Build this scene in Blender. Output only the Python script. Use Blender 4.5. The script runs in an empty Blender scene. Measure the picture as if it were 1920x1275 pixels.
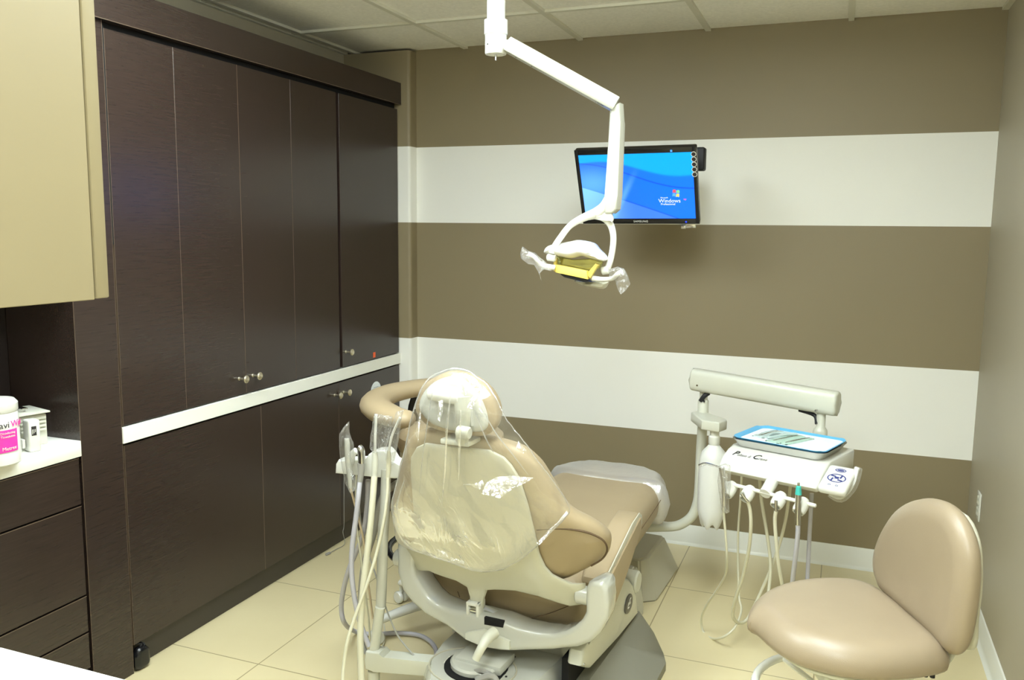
import bpy, bmesh, math, random
from mathutils import Vector, Matrix, noise
from mathutils.geometry import delaunay_2d_cdt
random.seed(7)
PI = math.pi
col = bpy.context.scene.collection
scn = bpy.context.scene
def V(*a): return Vector(a if len(a) > 1 else a[0])

# ---------------------------------------------------------------- camera geometry
FPX = 1592.53; YAW = 0.3698; PITCH = 0.1291; ROLL = 0.0103
CAM = Vector((0, 0, 1.53))
_f = V(-math.sin(YAW), math.cos(YAW), 0); _r = V(math.cos(YAW), math.sin(YAW), 0); _u = V(0, 0, 1)
FW = _f*math.cos(PITCH) - _u*math.sin(PITCH)
_u2 = _f*math.sin(PITCH) + _u*math.cos(PITCH)
RT = _r*math.cos(ROLL) + _u2*math.sin(ROLL)
UP = -_r*math.sin(ROLL) + _u2*math.cos(ROLL)
def ray(px, py): return FW + RT*((px-960)/FPX) - UP*((py-637.5)/FPX)

class Frame:
    """a local frame standing in the room: origin o, turned deg about z"""
    def __init__(s, o, deg=0):
        a = math.radians(deg); s.o = Vector(o)
        s.x = V(math.cos(a), math.sin(a), 0); s.y = V(-math.sin(a), math.cos(a), 0)
        s.M = Matrix.Translation(s.o) @ Matrix.Rotation(a, 4, 'Z')
    def L(s, P): d = P-s.o; return V(d.dot(s.x), d.dot(s.y), d.z)
    def W(s, u, v, w): return s.o + s.x*u + s.y*v + V(0, 0, w)
    def v(s, px, py, v0): d = ray(px, py); return s.L(CAM + d*(((s.o+s.y*v0)-CAM).dot(s.y)/d.dot(s.y)))
    def u(s, px, py, u0): d = ray(px, py); return s.L(CAM + d*(((s.o+s.x*u0)-CAM).dot(s.x)/d.dot(s.x)))
    def z(s, px, py, z0): d = ray(px, py); return s.L(CAM + d*((z0+s.o.z-CAM.z)/d.z))
    def f(s, px, py, fn):
        p = s.v(px, py, 0)
        for _ in range(12): p = s.v(px, py, fn(p.x, p.z))
        return p
WORLD = Frame((0, 0, 0), 0)

# ---------------------------------------------------------------- materials
def srgb(r, g, b):
    f = lambda c: (c/12.92 if c <= .04045 else ((c+.055)/1.055)**2.4)
    return (f(r/255), f(g/255), f(b/255), 1)
def mat(name, c, rough=.5, metal=0, bump=0, bscale=200, var=0, vscale=3, coat=0, spec=.5, emit=None, es=0, stretch=None, sss=0, trans=0):
    m = bpy.data.materials.new(name); m.use_nodes = True; nt = m.node_tree
    b = nt.nodes['Principled BSDF']
    b.inputs['Base Color'].default_value = c; b.inputs['Roughness'].default_value = rough
    b.inputs['Metallic'].default_value = metal; b.inputs['Specular IOR Level'].default_value = spec
    b.inputs['Coat Weight'].default_value = coat; b.inputs['Coat Roughness'].default_value = .08
    b.inputs['Transmission Weight'].default_value = trans
    if emit: b.inputs['Emission Color'].default_value = emit; b.inputs['Emission Strength'].default_value = es
    tc = nt.nodes.new('ShaderNodeTexCoord')
    mp = nt.nodes.new('ShaderNodeMapping'); nt.links.new(tc.outputs['Object'], mp.inputs['Vector'])
    if stretch: mp.inputs['Scale'].default_value = stretch
    n = nt.nodes.new('ShaderNodeTexNoise'); n.inputs['Scale'].default_value = vscale; n.inputs['Detail'].default_value = 4
    nt.links.new(mp.outputs['Vector'], n.inputs['Vector'])
    if var:
        mx = nt.nodes.new('ShaderNodeMix'); mx.data_type = 'RGBA'
        mx.inputs['A'].default_value = tuple(x*(1-var) for x in c[:3])+(1,)
        mx.inputs['B'].default_value = tuple(min(1, x*(1+var)) for x in c[:3])+(1,)
        rp = nt.nodes.new('ShaderNodeMapRange'); rp.inputs['From Min'].default_value = .3; rp.inputs['From Max'].default_value = .7
        nt.links.new(n.outputs['Fac'], rp.inputs['Value'])
        nt.links.new(rp.outputs['Result'], mx.inputs['Factor']); nt.links.new(mx.outputs['Result'], b.inputs['Base Color'])
    if bump:
        n2 = nt.nodes.new('ShaderNodeTexNoise'); n2.inputs['Scale'].default_value = bscale; n2.inputs['Detail'].default_value = 3
        nt.links.new(mp.outputs['Vector'], n2.inputs['Vector'])
        bp = nt.nodes.new('ShaderNodeBump'); bp.inputs['Strength'].default_value = bump; bp.inputs['Distance'].default_value = .002
        nt.links.new(n2.outputs['Fac'], bp.inputs['Height']); nt.links.new(bp.outputs['Normal'], b.inputs['Normal'])
    return m
M = {}
M['brown'] = mat('brown_wall_paint', srgb(138, 125, 96), .55, bump=.15, bscale=300, var=.03, vscale=6)
M['stripe'] = mat('white_wall_paint', srgb(238, 237, 228), .5, bump=.1, bscale=300)
M['beige_wall'] = mat('beige_wall_paint', srgb(172, 164, 142), .5, bump=.15, bscale=300, var=.02)
M['tile_c'] = mat('ceiling_tile', srgb(248, 246, 236), .9, bump=.5, bscale=160, var=.05, vscale=70)
M['grid'] = mat('ceiling_grid', srgb(222, 220, 204), .5)
M['base'] = mat('baseboard_vinyl', srgb(228, 228, 216), .35)
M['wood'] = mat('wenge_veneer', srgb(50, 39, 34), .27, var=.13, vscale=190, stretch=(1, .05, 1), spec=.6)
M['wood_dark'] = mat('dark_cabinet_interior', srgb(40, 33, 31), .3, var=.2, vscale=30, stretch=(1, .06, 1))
M['kick'] = mat('toe_kick_laminate', srgb(62, 56, 50), .45, var=.1)
M['edge'] = mat('edge_banding', srgb(98, 82, 66), .5)
M['gap'] = mat('shadow_gap', srgb(10, 9, 8), .9)
M['counter'] = mat('white_laminate', srgb(242, 242, 232), .3)
M['cream'] = mat('cream_laminate', srgb(142, 130, 98), .45, var=.02)
M['knob'] = mat('brushed_nickel', srgb(235, 228, 205), .38, metal=1)
M['steel'] = mat('polished_steel', srgb(205, 205, 202), .18, metal=1)
M['tan'] = mat('tan_upholstery', srgb(166, 148, 116), .4, bump=.12, bscale=500, var=.03, vscale=8, spec=.5)
M['tan_stool'] = mat('stool_upholstery', srgb(158, 142, 117), .34, bump=.12, bscale=500, var=.03, vscale=8)
M['seam'] = mat('dark_seam', srgb(92, 72, 48), .7)
M['shell'] = mat('cream_plastic', srgb(198, 196, 176), .3, coat=.2)
M['grey'] = mat('grey_cast_metal', srgb(192, 192, 180), .16, coat=.8)
M['rubber'] = mat('grey_rubber_mat', srgb(140, 138, 124), .6, bump=.3, bscale=400)
M['utilbox'] = mat('olive_grey_plastic', srgb(186, 181, 158), .4)
M['lamp_arm'] = mat('lamp_arm_enamel', srgb(182, 182, 168), .3, coat=.2)
M['white'] = mat('white_plastic', srgb(226, 226, 216), .25, coat=.3)
M['offwhite'] = mat('offwhite_plastic', srgb(208, 208, 192), .3, coat=.2)
M['black'] = mat('black_plastic', srgb(18, 18, 20), .25)
M['blackm'] = mat('matte_black', srgb(26, 26, 28), .6)
M['hose_b'] = mat('beige_hose', srgb(212, 208, 182), .35)
M['hose_l'] = mat('lavender_grey_hose', srgb(188, 186, 192), .35)
M['hose_g'] = mat('grey_hose', srgb(160, 158, 150), .4)
M['teal'] = mat('teal_grip', srgb(70, 190, 178), .35)
M['blue'] = mat('blue_liner', srgb(96, 178, 224), .35, bump=.5, bscale=40)
M['paper'] = mat('white_paper', srgb(238, 246, 250), .6, bump=.2, bscale=60)
M['navy'] = mat('navy_print', srgb(60, 68, 130), .4)
M['print'] = mat('dark_print', srgb(40, 36, 38), .5)
M['greyprint'] = mat('grey_print', srgb(150, 148, 142), .5)
M['pink'] = mat('pink_label', srgb(240, 60, 170), .4)
M['orange'] = mat('orange_sticker', srgb(245, 100, 40), .5)
M['logo'] = mat('logo_plate', srgb(92, 90, 86), .3, metal=.5)
M['yellow'] = mat('yellow_lens', srgb(238, 212, 104), .25, var=.1, vscale=20)
M['pouch_g'] = mat('green_pouch', srgb(176, 206, 190), .3, bump=.5, bscale=60)
M['pouch_c'] = mat('clear_pouch', srgb(190, 208, 205), .2, bump=.5, bscale=60)
M['milky'] = mat('milky_bottle', srgb(240, 240, 232), .3, trans=.15)
M['shield'] = mat('tan_tube', srgb(200, 180, 146), .4)
M['tray'] = mat('tray_steel', srgb(200, 200, 196), .22, metal=1)
M['red'] = mat('red_print', srgb(225, 70, 50), .5, emit=srgb(225, 70, 50), es=.5)
def screen_mat(name, c): return mat(name, (0, 0, 0, 1), .3, emit=c, es=.9)
M['s_white'] = screen_mat('screen_white', srgb(215, 225, 250))
M['s_red'] = screen_mat('screen_red', srgb(225, 80, 90)); M['s_green'] = screen_mat('screen_green', srgb(120, 200, 130))
M['s_blue'] = screen_mat('screen_blue', srgb(80, 160, 255)); M['s_yel'] = screen_mat('screen_yellow', srgb(240, 200, 90))

def film(name, base=.16, edge=.55, rough=.08, bump=.5, bscale=25, tint=(1, 1, 1, 1), dif=.3):
    m = bpy.data.materials.new(name); m.use_nodes = True; nt = m.node_tree; N = nt.nodes; L = nt.links
    N.remove(N['Principled BSDF']); out = N['Material Output']
    tr = N.new('ShaderNodeBsdfTransparent'); tr.inputs['Color'].default_value = tint
    gl = N.new('ShaderNodeBsdfGlossy'); gl.inputs['Roughness'].default_value = rough; gl.inputs['Color'].default_value = (1, 1, 1, 1)
    df = N.new('ShaderNodeBsdfDiffuse'); df.inputs['Color'].default_value = (.95, .95, .93, 1)
    tl = N.new('ShaderNodeBsdfTranslucent'); tl.inputs['Color'].default_value = (.95, .95, .93, 1)
    dt = N.new('ShaderNodeMixShader')
    tc = N.new('ShaderNodeTexCoord'); mp = N.new('ShaderNodeMapping'); mp.inputs['Scale'].default_value = (1.6, 1, .6)
    n = N.new('ShaderNodeTexNoise'); n.inputs['Scale'].default_value = bscale; n.inputs['Detail'].default_value = 3; n.inputs['Distortion'].default_value = 1.2
    bp = N.new('ShaderNodeBump'); bp.inputs['Strength'].default_value = bump; bp.inputs['Distance'].default_value = .02
    L.new(tc.outputs['Object'], mp.inputs['Vector']); L.new(mp.outputs['Vector'], n.inputs['Vector'])
    sb_ = N.new('ShaderNodeMath'); sb_.operation = 'SUBTRACT'; sb_.inputs[1].default_value = .5; L.new(n.outputs['Fac'], sb_.inputs[0])
    ab_ = N.new('ShaderNodeMath'); ab_.operation = 'ABSOLUTE'; L.new(sb_.outputs[0], ab_.inputs[0]); L.new(ab_.outputs[0], bp.inputs['Height'])
    for s in (gl, df): L.new(bp.outputs['Normal'], s.inputs['Normal'])
    lw = N.new('ShaderNodeLayerWeight'); lw.inputs['Blend'].default_value = .18; L.new(bp.outputs['Normal'], lw.inputs['Normal'])
    mr = N.new('ShaderNodeMapRange'); mr.inputs['To Min'].default_value = base; mr.inputs['To Max'].default_value = edge
    L.new(lw.outputs['Fresnel'], mr.inputs['Value'])
    m1 = N.new('ShaderNodeMixShader'); m1.inputs['Fac'].default_value = dif
    L.new(df.outputs[0], dt.inputs[1]); L.new(tl.outputs[0], dt.inputs[2]); L.new(gl.outputs[0], m1.inputs[1]); L.new(dt.outputs[0], m1.inputs[2])
    m2 = N.new('ShaderNodeMixShader'); L.new(mr.outputs[0], m2.inputs['Fac'])
    L.new(tr.outputs[0], m2.inputs[1]); L.new(m1.outputs[0], m2.inputs[2]); L.new(m2.outputs[0], out.inputs['Surface'])
    return m
M['film'] = film('clear_barrier_film', .07, .95, bump=.10, bscale=8, rough=.09)
M['crease_glint'] = film('creased_glint_film', .34, .95, bump=.25, bscale=30, rough=.1, dif=.25)
M['sleeve'] = film('clear_sleeve_film', .16, .7, bscale=60)

# ---------------------------------------------------------------- mesh helpers
def B(): return bmesh.new()
def box(bm, x0, x1, y0, y1, z0, z1, bev=0, seg=2, M4=None):
    vs = [bm.verts.new((x, y, z)) for x in (x0, x1) for y in (y0, y1) for z in (z0, z1)]
    fs = [(0, 1, 3, 2), (4, 6, 7, 5), (0, 4, 5, 1), (2, 3, 7, 6), (0, 2, 6, 4), (1, 5, 7, 3)]
    faces = [bm.faces.new([vs[i] for i in f]) for f in fs]
    geo = vs
    if bev:
        es = list({e for f in faces for e in f.edges})
        r = bmesh.ops.bevel(bm, geom=es, offset=bev, segments=seg, profile=.5, affect='EDGES')
        geo = list({v for f in faces if f.is_valid for v in f.verts} | set(r['verts']))
    if M4: bmesh.ops.transform(bm, matrix=M4, verts=geo)
    return bm
def prism(bm, pts, vec, bev=0, seg=2):
    """extrude the closed 3D outline pts along vec"""
    vec = Vector(vec)
    a = [bm.verts.new(p) for p in pts]; b = [bm.verts.new(Vector(p)+vec) for p in pts]
    n = len(pts); f1 = bm.faces.new(a); f2 = bm.faces.new(list(reversed(b)))
    sides = [bm.faces.new((a[i], b[i], b[(i+1) % n], a[(i+1) % n])) for i in range(n)]
    if bev:
        es = list(set(f1.edges) | set(f2.edges))
        bmesh.ops.bevel(bm, geom=es, offset=bev, segments=seg, profile=.5, affect='EDGES')
    return bm
def catmull(pts, k=8, closed=False):
    P = [Vector(p) for p in pts]; n = len(P); out = []
    if n < 3: return P
    rng = range(n) if closed else range(n-1)
    for i in rng:
        p0 = P[(i-1) % n] if closed else P[max(i-1, 0)]; p1 = P[i]; p2 = P[(i+1) % n]
        p3 = P[(i+2) % n] if closed else P[min(i+2, n-1)]
        for j in range(k):
            t = j/k
            out.append(.5*((2*p1)+(-p0+p2)*t+(2*p0-5*p1+4*p2-p3)*t*t+(-p0+3*p1-3*p2+p3)*t**3))
    if not closed: out.append(P[-1])
    return out
def tube(bm, pts, r, n=10, smooth=0, closed=False, caps=True, flat=1.0, up=None):
    """sweep a round or oval (flat<1: thinner along `up`) section"""
    P = catmull(pts, smooth, closed) if smooth else [Vector(p) for p in pts]
    m = len(P); rings = []
    if up is None: up = V(0, 0, 1)
    T = []
    for i in range(m):
        a = P[(i-1) % m] if closed else P[max(i-1, 0)]; b = P[(i+1) % m] if closed else P[min(i+1, m-1)]
        t = b-a; T.append(t.normalized() if t.length > 1e-9 else V(0, 0, 1))
    s = up.cross(T[0])
    if s.length < .15: s = V(0, 1, 0).cross(T[0]) if abs(T[0].y) < .9 else V(1, 0, 0).cross(T[0])
    s.normalize()
    for i in range(m):
        s = (s - T[i]*s.dot(T[i])).normalized(); w = T[i].cross(s)
        if isinstance(r, (list, tuple)): x = i/(m-1)*(len(r)-1); k = min(int(x), len(r)-2); ri = r[k]+(r[k+1]-r[k])*(x-k)
        else: ri = r
        rings.append([bm.verts.new(P[i]+s*math.cos(2*PI*j/n)*ri+w*math.sin(2*PI*j/n)*ri*flat) for j in range(n)])
    for i in range(m if closed else m-1):
        A = rings[i]; C_ = rings[(i+1) % m]
        for j in range(n): bm.faces.new((A[j], A[(j+1) % n], C_[(j+1) % n], C_[j]))
    if caps and not closed:
        bm.faces.new(list(reversed(rings[0]))); bm.faces.new(rings[-1])
    return bm
def lathe(bm, prof, n=28, M4=None):
    """prof: (radius, z) list about the z axis"""
    vs = []; rings = []
    for (r, z) in prof:
        if r < 1e-6: ring = [bm.verts.new((0, 0, z))]
        else: ring = [bm.verts.new((r*math.cos(2*PI*j/n), r*math.sin(2*PI*j/n), z)) for j in range(n)]
        rings.append(ring); vs += ring
    for a, b in zip(rings, rings[1:]):
        for j in range(n):
            j2 = (j+1) % n
            if len(a) == 1 and len(b) == 1: continue
            if len(a) == 1: bm.faces.new((a[0], b[j2], b[j]))
            elif len(b) == 1: bm.faces.new((a[j], a[j2], b[0]))
            else: bm.faces.new((a[j], a[j2], b[j2], b[j]))
    if len(rings[0]) > 1: bm.faces.new(list(reversed(rings[0])))
    if len(rings[-1]) > 1: bm.faces.new(rings[-1])
    if M4: bmesh.ops.transform(bm, matrix=M4, verts=vs)
    return bm
def axis_m(p0, p1):
    """matrix taking z axis (0..len) onto segment p0->p1"""
    p0 = Vector(p0); d = Vector(p1)-p0
    return Matrix.Translation(p0) @ d.to_track_quat('Z', 'Y').to_matrix().to_4x4()
def cyl(bm, p0, p1, r, n=20, bev=.0, r2=None):
    L = (Vector(p1)-Vector(p0)).length; r2 = r if r2 is None else r2
    prof = [(r-bev, 0), (r, bev), (r2, L-bev), (r2-bev, L)] if bev else [(r, 0), (r2, L)]
    return lathe(bm, prof, n, axis_m(p0, p1))
def resample(pts, step):
    out = []; n = len(pts)
    for i in range(n):
        a = Vector(pts[i]); b = Vector(pts[(i+1) % n]); L = (b-a).length; k = max(1, int(L/step+.5))
        out += [a+(b-a)*(j/k) for j in range(k)]
    return out
def smooth2(pts, k=5):
    return [Vector((p.x, p.y)) for p in catmull([(a, b, 0) for a, b in pts], k, True)]
def puff(bm, outline, F, top, bot, r, step=.02, rounded=True, wr=None):
    """fill a 2D outline and swell it to both sides: F(a,b,h) -> 3D; top / bot heights; r = edge radius"""
    o = resample([Vector((p[0], p[1])) for p in outline], step)
    n = len(o)
    area = sum(o[i].x*o[(i+1) % n].y-o[(i+1) % n].x*o[i].y for i in range(n))
    if area < 0: o.reverse()
    def dist(p):
        best = 9
        for i in range(n):
            a = o[i]; b = o[(i+1) % n]; ab = b-a; t = max(0, min(1, (p-a).dot(ab)/max(ab.length_squared, 1e-12)))
            best = min(best, (p-a-ab*t).length)
        return best
    pts = list(o)
    fr = [.04, .14, .3, .5, .75, 1.0] if r > .012 else [.3, 1.0]
    for q in fr:
        d = r*q
        for i in range(n):
            t = (o[(i+1) % n]-o[i-1]); nrm = Vector((-t.y, t.x)).normalized(); p = o[i]+nrm*d
            if dist(p) > d*.93: pts.append(p)
    xs = [p.x for p in o]; ys = [p.y for p in o]
    def inside(p):
        c = False
        for i in range(n):
            a = o[i]; b = o[(i+1) % n]
            if (a.y > p.y) != (b.y > p.y) and p.x < (b.x-a.x)*(p.y-a.y)/(b.y-a.y)+a.x: c = not c
        return c
    x = min(xs)
    while x < max(xs):
        y = min(ys)
        while y < max(ys):
            p = Vector((x+random.uniform(-.1, .1)*step, y+random.uniform(-.1, .1)*step))
            if inside(p) and dist(p) > r*1.0+step*.4: pts.append(p)
            y += step
        x += step
    vv, ee, ff, _, _, _ = delaunay_2d_cdt(pts, [(i, (i+1) % n) for i in range(n)], [], 1, 1e-6)
    edge_ct = {}
    for f in ff:
        for i in range(len(f)):
            k = tuple(sorted((f[i], f[(i+1) % len(f)]))); edge_ct[k] = edge_ct.get(k, 0)+1
    bnd = {i for k, c in edge_ct.items() if c == 1 for i in k}
    T = []; Bt = []
    for i, p in enumerate(vv):
        d = 0 if i in bnd else dist(p)
        q = min(d/r, 1); s = math.sqrt(max(0, 1-(1-q)**2))
        extra = wr(p.x, p.y, q) if wr else (0, 0)
        tv = bm.verts.new(F(p.x, p.y, top*s+extra[0])); T.append(tv)
        Bt.append(tv if i in bnd else bm.verts.new(F(p.x, p.y, -bot*s-extra[1])))
    for f in ff:
        try: bm.faces.new([T[i] for i in f])
        except Exception: pass
        if any(i not in bnd for i in f):
            try: bm.faces.new([Bt[i] for i in reversed(f)])
            except Exception: pass
    return bm

def obj(name, bm, m, parent=None, smooth=True, mtx=None, angle=38, fixn=True):
    if mtx is not None: bmesh.ops.transform(bm, matrix=mtx, verts=bm.verts)
    if parent is not None: bmesh.ops.transform(bm, matrix=parent.matrix_basis_world.inverted() if hasattr(parent, 'matrix_basis_world') else WM[parent.name].inverted(), verts=bm.verts)
    if fixn: bmesh.ops.recalc_face_normals(bm, faces=bm.faces)
    me = bpy.data.meshes.new(name)
    if smooth:
        for f in bm.faces: f.smooth = True
        for e in bm.edges:
            if len(e.link_faces) == 2 and e.calc_face_angle(0) > math.radians(angle): e.smooth = False
    bm.to_mesh(me); bm.free()
    me.materials.append(M[m] if isinstance(m, str) else m)
    o = bpy.data.objects.new(name, me); col.objects.link(o)
    if parent is not None: o.parent = parent
    WM[o.name] = WM[parent.name].copy() if parent is not None else Matrix.Identity(4)
    return o
WM = {}
def thing(name, label, cat, loc=(0, 0, 0), rz=0, group=None):
    o = bpy.data.objects.new(name, None); o.empty_display_size = .1; col.objects.link(o)
    o.location = loc; o.rotation_euler = (0, 0, rz)
    WM[o.name] = Matrix.Translation(Vector(loc)) @ Matrix.Rotation(rz, 4, 'Z')
    return tag(o, label, cat, group)
def tag(o, label=None, cat=None, group=None):
    if label: o['label'] = label
    if cat: o['category'] = cat
    if group: o['group'] = group
    return o
def struct(name, bm, m, parent=None, **k):
    o = obj(name, bm, m, parent, **k)
    if parent is None: o['kind'] = 'structure'
    return o
def text_bm(bm, s, size, M4, shear=0, ext=.0004, align='CENTER', space=1.0):
    """flat lettering as a mesh lying in the xy plane of M4"""
    cu = bpy.data.curves.new('letters', 'FONT'); cu.body = s; cu.size = size; cu.shear = shear; cu.extrude = ext
    cu.align_x = align; cu.align_y = 'CENTER'; cu.space_character = space; cu.resolution_u = 3
    ob = bpy.data.objects.new('letters', cu); col.objects.link(ob)
    dg = bpy.context.evaluated_depsgraph_get(); dg.update()
    me = bpy.data.meshes.new_from_object(ob.evaluated_get(dg)); me.transform(M4)
    bm.from_mesh(me)
    bpy.data.meshes.remove(me); bpy.data.objects.remove(ob); bpy.data.curves.remove(cu)
    return bm
def basis(o, x, y):
    x = Vector(x).normalized(); z = x.cross(Vector(y)).normalized(); y = z.cross(x)
    return Matrix(((x.x, y.x, z.x, o[0]), (x.y, y.y, z.y, o[1]), (x.z, y.z, z.z, o[2]), (0, 0, 0, 1)))

# ================================================================ ROOM
XL, XR, YB, YF, H = -2.52, .568, 4.073, -1.3, 2.437
YBUMP, XBUMP = 4.0, -2.129
S1B, S1T, S2B, S2T = 1.5625, 1.954, .556, .949
def stripe_mat():
    m = mat('striped_wall_paint', srgb(138, 125, 96), .5, bump=.12, bscale=300)
    nt = m.node_tree; N = nt.nodes; L = nt.links; b = N['Principled BSDF']
    g = N.new('ShaderNodeNewGeometry'); sp = N.new('ShaderNodeSeparateXYZ'); L.new(g.outputs['Position'], sp.inputs[0])
    def band(lo, hi):
        a = N.new('ShaderNodeMath'); a.operation = 'GREATER_THAN'; a.inputs[1].default_value = lo; L.new(sp.outputs['Z'], a.inputs[0])
        c = N.new('ShaderNodeMath'); c.operation = 'LESS_THAN'; c.inputs[1].default_value = hi; L.new(sp.outputs['Z'], c.inputs[0])
        d = N.new('ShaderNodeMath'); d.operation = 'MULTIPLY'; L.new(a.outputs[0], d.inputs[0]); L.new(c.outputs[0], d.inputs[1]); return d
    s = N.new('ShaderNodeMath'); s.operation = 'ADD'; L.new(band(S1B, S1T).outputs[0], s.inputs[0]); L.new(band(S2B, S2T).outputs[0], s.inputs[1])
    mx = N.new('ShaderNodeMix'); mx.data_type = 'RGBA'; mx.inputs['A'].default_value = srgb(138, 125, 96); mx.inputs['B'].default_value = srgb(240, 239, 231)
    L.new(s.outputs[0], mx.inputs['Factor']); L.new(mx.outputs['Result'], b.inputs['Base Color'])
    return m
M['striped'] = stripe_mat()
def floor_mat():
    m = mat('floor_tile', srgb(214, 198, 148), .28, bump=.03, bscale=90)
    nt = m.node_tree; N = nt.nodes; L = nt.links; b = N['Principled BSDF']
    g = N.new('ShaderNodeNewGeometry'); sp = N.new('ShaderNodeSeparateXYZ'); L.new(g.outputs['Position'], sp.inputs[0])
    def line(axis, off, T=.61, w=.0022):
        a = N.new('ShaderNodeMath'); a.operation = 'ADD'; a.inputs[1].default_value = -off+T*20+T/2; L.new(sp.outputs[axis], a.inputs[0])
        c = N.new('ShaderNodeMath'); c.operation = 'MODULO'; c.inputs[1].default_value = T; L.new(a.outputs[0], c.inputs[0])
        d = N.new('ShaderNodeMath'); d.operation = 'SUBTRACT'; d.inputs[1].default_value = T/2; L.new(c.outputs[0], d.inputs[0])
        e = N.new('ShaderNodeMath'); e.operation = 'ABSOLUTE'; L.new(d.outputs[0], e.inputs[0])
        f = N.new('ShaderNodeMath'); f.operation = 'LESS_THAN'; f.inputs[1].default_value = w; L.new(e.outputs[0], f.inputs[0]); return f
    s = N.new('ShaderNodeMath'); s.operation = 'MAXIMUM'; L.new(line('X', -.625).outputs[0], s.inputs[0]); L.new(line('Y', 2.315).outputs[0], s.inputs[1])
    n = N.new('ShaderNodeTexNoise'); n.inputs['Scale'].default_value = 2.5; n.inputs['Detail'].default_value = 6; L.new(g.outputs['Position'], n.inputs['Vector'])
    m1 = N.new('ShaderNodeMix'); m1.data_type = 'RGBA'; m1.inputs['A'].default_value = srgb(212, 198, 154); m1.inputs['B'].default_value = srgb(226, 213, 170); L.new(n.outputs['Fac'], m1.inputs['Factor'])
    mx = N.new('ShaderNodeMix'); mx.data_type = 'RGBA'; mx.inputs['B'].default_value = srgb(160, 145, 104)
    L.new(m1.outputs['Result'], mx.inputs['A']); L.new(s.outputs[0], mx.inputs['Factor']); L.new(mx.outputs['Result'], b.inputs['Base Color'])
    return m
M['floor'] = floor_mat()
struct('floor', box(B(), XL-.1, XR+.1, YF-.1, YB+.1, -.1, 0), 'floor')
struct('wall_back', box(B(), XL-.1, XR+.1, YB, YB+.1, 0, H+.06), 'striped')
bb = B(); prism(bb, [(XL, YB, 0), (XL, YBUMP, 0), (XBUMP-.018, YBUMP, 0), (XBUMP-.006, YBUMP+.003, 0), (XBUMP-.001, YBUMP+.009, 0), (XBUMP, YBUMP+.018, 0), (XBUMP, YB, 0)], (0, 0, H))
struct('wall_bump', bb, 'striped')
struct('wall_right', box(B(), XR, XR+.1, YF-.1, YB+.1, 0, H+.06), 'beige_wall')
struct('wall_left', box(B(), XL-.1, XL, YF-.1, YB+.1, 0, H+.06), 'beige_wall')
struct('wall_front', box(B(), XL-.1, XR+.1, YF-.1, YF, 0, H+.06), 'beige_wall')
struct('ceiling', box(B(), XL-.1, XR+.1, YF-.1, YB+.1, H+.012, H+.1), 'tile_c')
g = B()
GX = [-1.24+.607*k for k in range(-2, 3)]; GY = [3.52-.61*k for k in range(0, 8)]
for x in GX:
    if XL+.02 < x < XR-.02: box(g, x-.012, x+.012, YF, YB, H-.0, H+.0125)
for y in GY: box(g, XL, XR, y-.012, y+.012, H+.0005, H+.0125)
for (a, b_, c, d) in ((XR-.024, XR, YF, YB), (XL, XR, YF, YF+.024), (XL, XL+.024, YF, YBUMP)): box(g, a, b_, c, d, H-.001, H+.0125)
struct('trim_1', g, 'grid', smooth=False)
def baseb(name, pts, ins):
    bm = B()
    for (a, b_), i in zip(pts, ins):
        a = Vector(a); b_ = Vector(b_); i = Vector(i)
        prof = [(0, 0), (.022, 0), (.012, .006), (.007, .014), (.006, .098), (.004, .1), (0, .1)]
        prism(bm, [a+i*p+V(0, 0, q) for p, q in prof], b_-a)
    return struct(name, bm, 'base', angle=60)
baseb('baseboard_back', [((XBUMP, YB, 0), (XR, YB, 0))], [(0, -1, 0)])
baseb('baseboard_right', [((XR, YB, 0), (XR, 1.75, 0)), ((XR, 1.746, 0), (XR, YF, 0))], [(-1, 0, 0), (-1, 0, 0)])

# ceiling lights: unseen troffers between the grid bars, with dropped lenses
M['lens'] = mat('troffer_lens', (1, 1, 1, 1), .4, emit=(.86, .96, 1, 1), es=13)
TROFF = [(-.633, -.026, 1.08, 2.30), (-1.847, -1.24, 1.08, 2.30), (-.633, -.026, -.75, .47), (-1.847, -1.24, -.75, .47)]
lab = ['white ceiling light panel nearest the right wall, above the doctor stool side', 'white ceiling light panel above the dark cabinets side',
       'white ceiling light panel at the room entrance on the right', 'white ceiling light panel at the room entrance on the left']
for (x0, x1, y0, y1), lb in zip(TROFF, lab):
    t = thing('ceiling_light', lb, 'light', ((x0+x1)/2, (y0+y1)/2, H), 0, 'dropped-lens ceiling light panels')
    fr = B()
    for a in ((x0+.012, x0+.035, y0+.012, y1-.012), (x1-.035, x1-.012, y0+.012, y1-.012), (x0+.035, x1-.035, y0+.012, y0+.035), (x0+.035, x1-.035, y1-.035, y1-.012)):
        box(fr, *a, H-.004, H+.011)
    obj('frame', fr, 'white', t, smooth=False)
    obj('diffuser', box(B(), x0+.04, x1-.04, y0+.04, y1-.04, H-.045, H+.008, .012), 'lens', t, smooth=False)  # lens box hangs below the grid, shaped to spill light onto the ceiling

# wall outlet on the right wall
t = thing('wall_outlet', 'white wall outlet plate low on the right beige wall', 'outlet', (XR, 3.78, .44))
obj('plate', box(B(), XR-.006, XR, 3.745, 3.815, .385, .5, .003), 'white', t)
for z in (.42, .466):
    bm = B(); box(bm, XR-.0072, XR-.005, 3.762, 3.798, z-.016, z+.016, .003)
    so = obj('socket', bm, 'offwhite', t)
    bm = B()
    for yy in (3.773, 3.787): box(bm, XR-.0076, XR-.007, yy-.001, yy+.001, z-.003, z+.008)
    obj('slot', bm, 'black', so)

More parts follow.
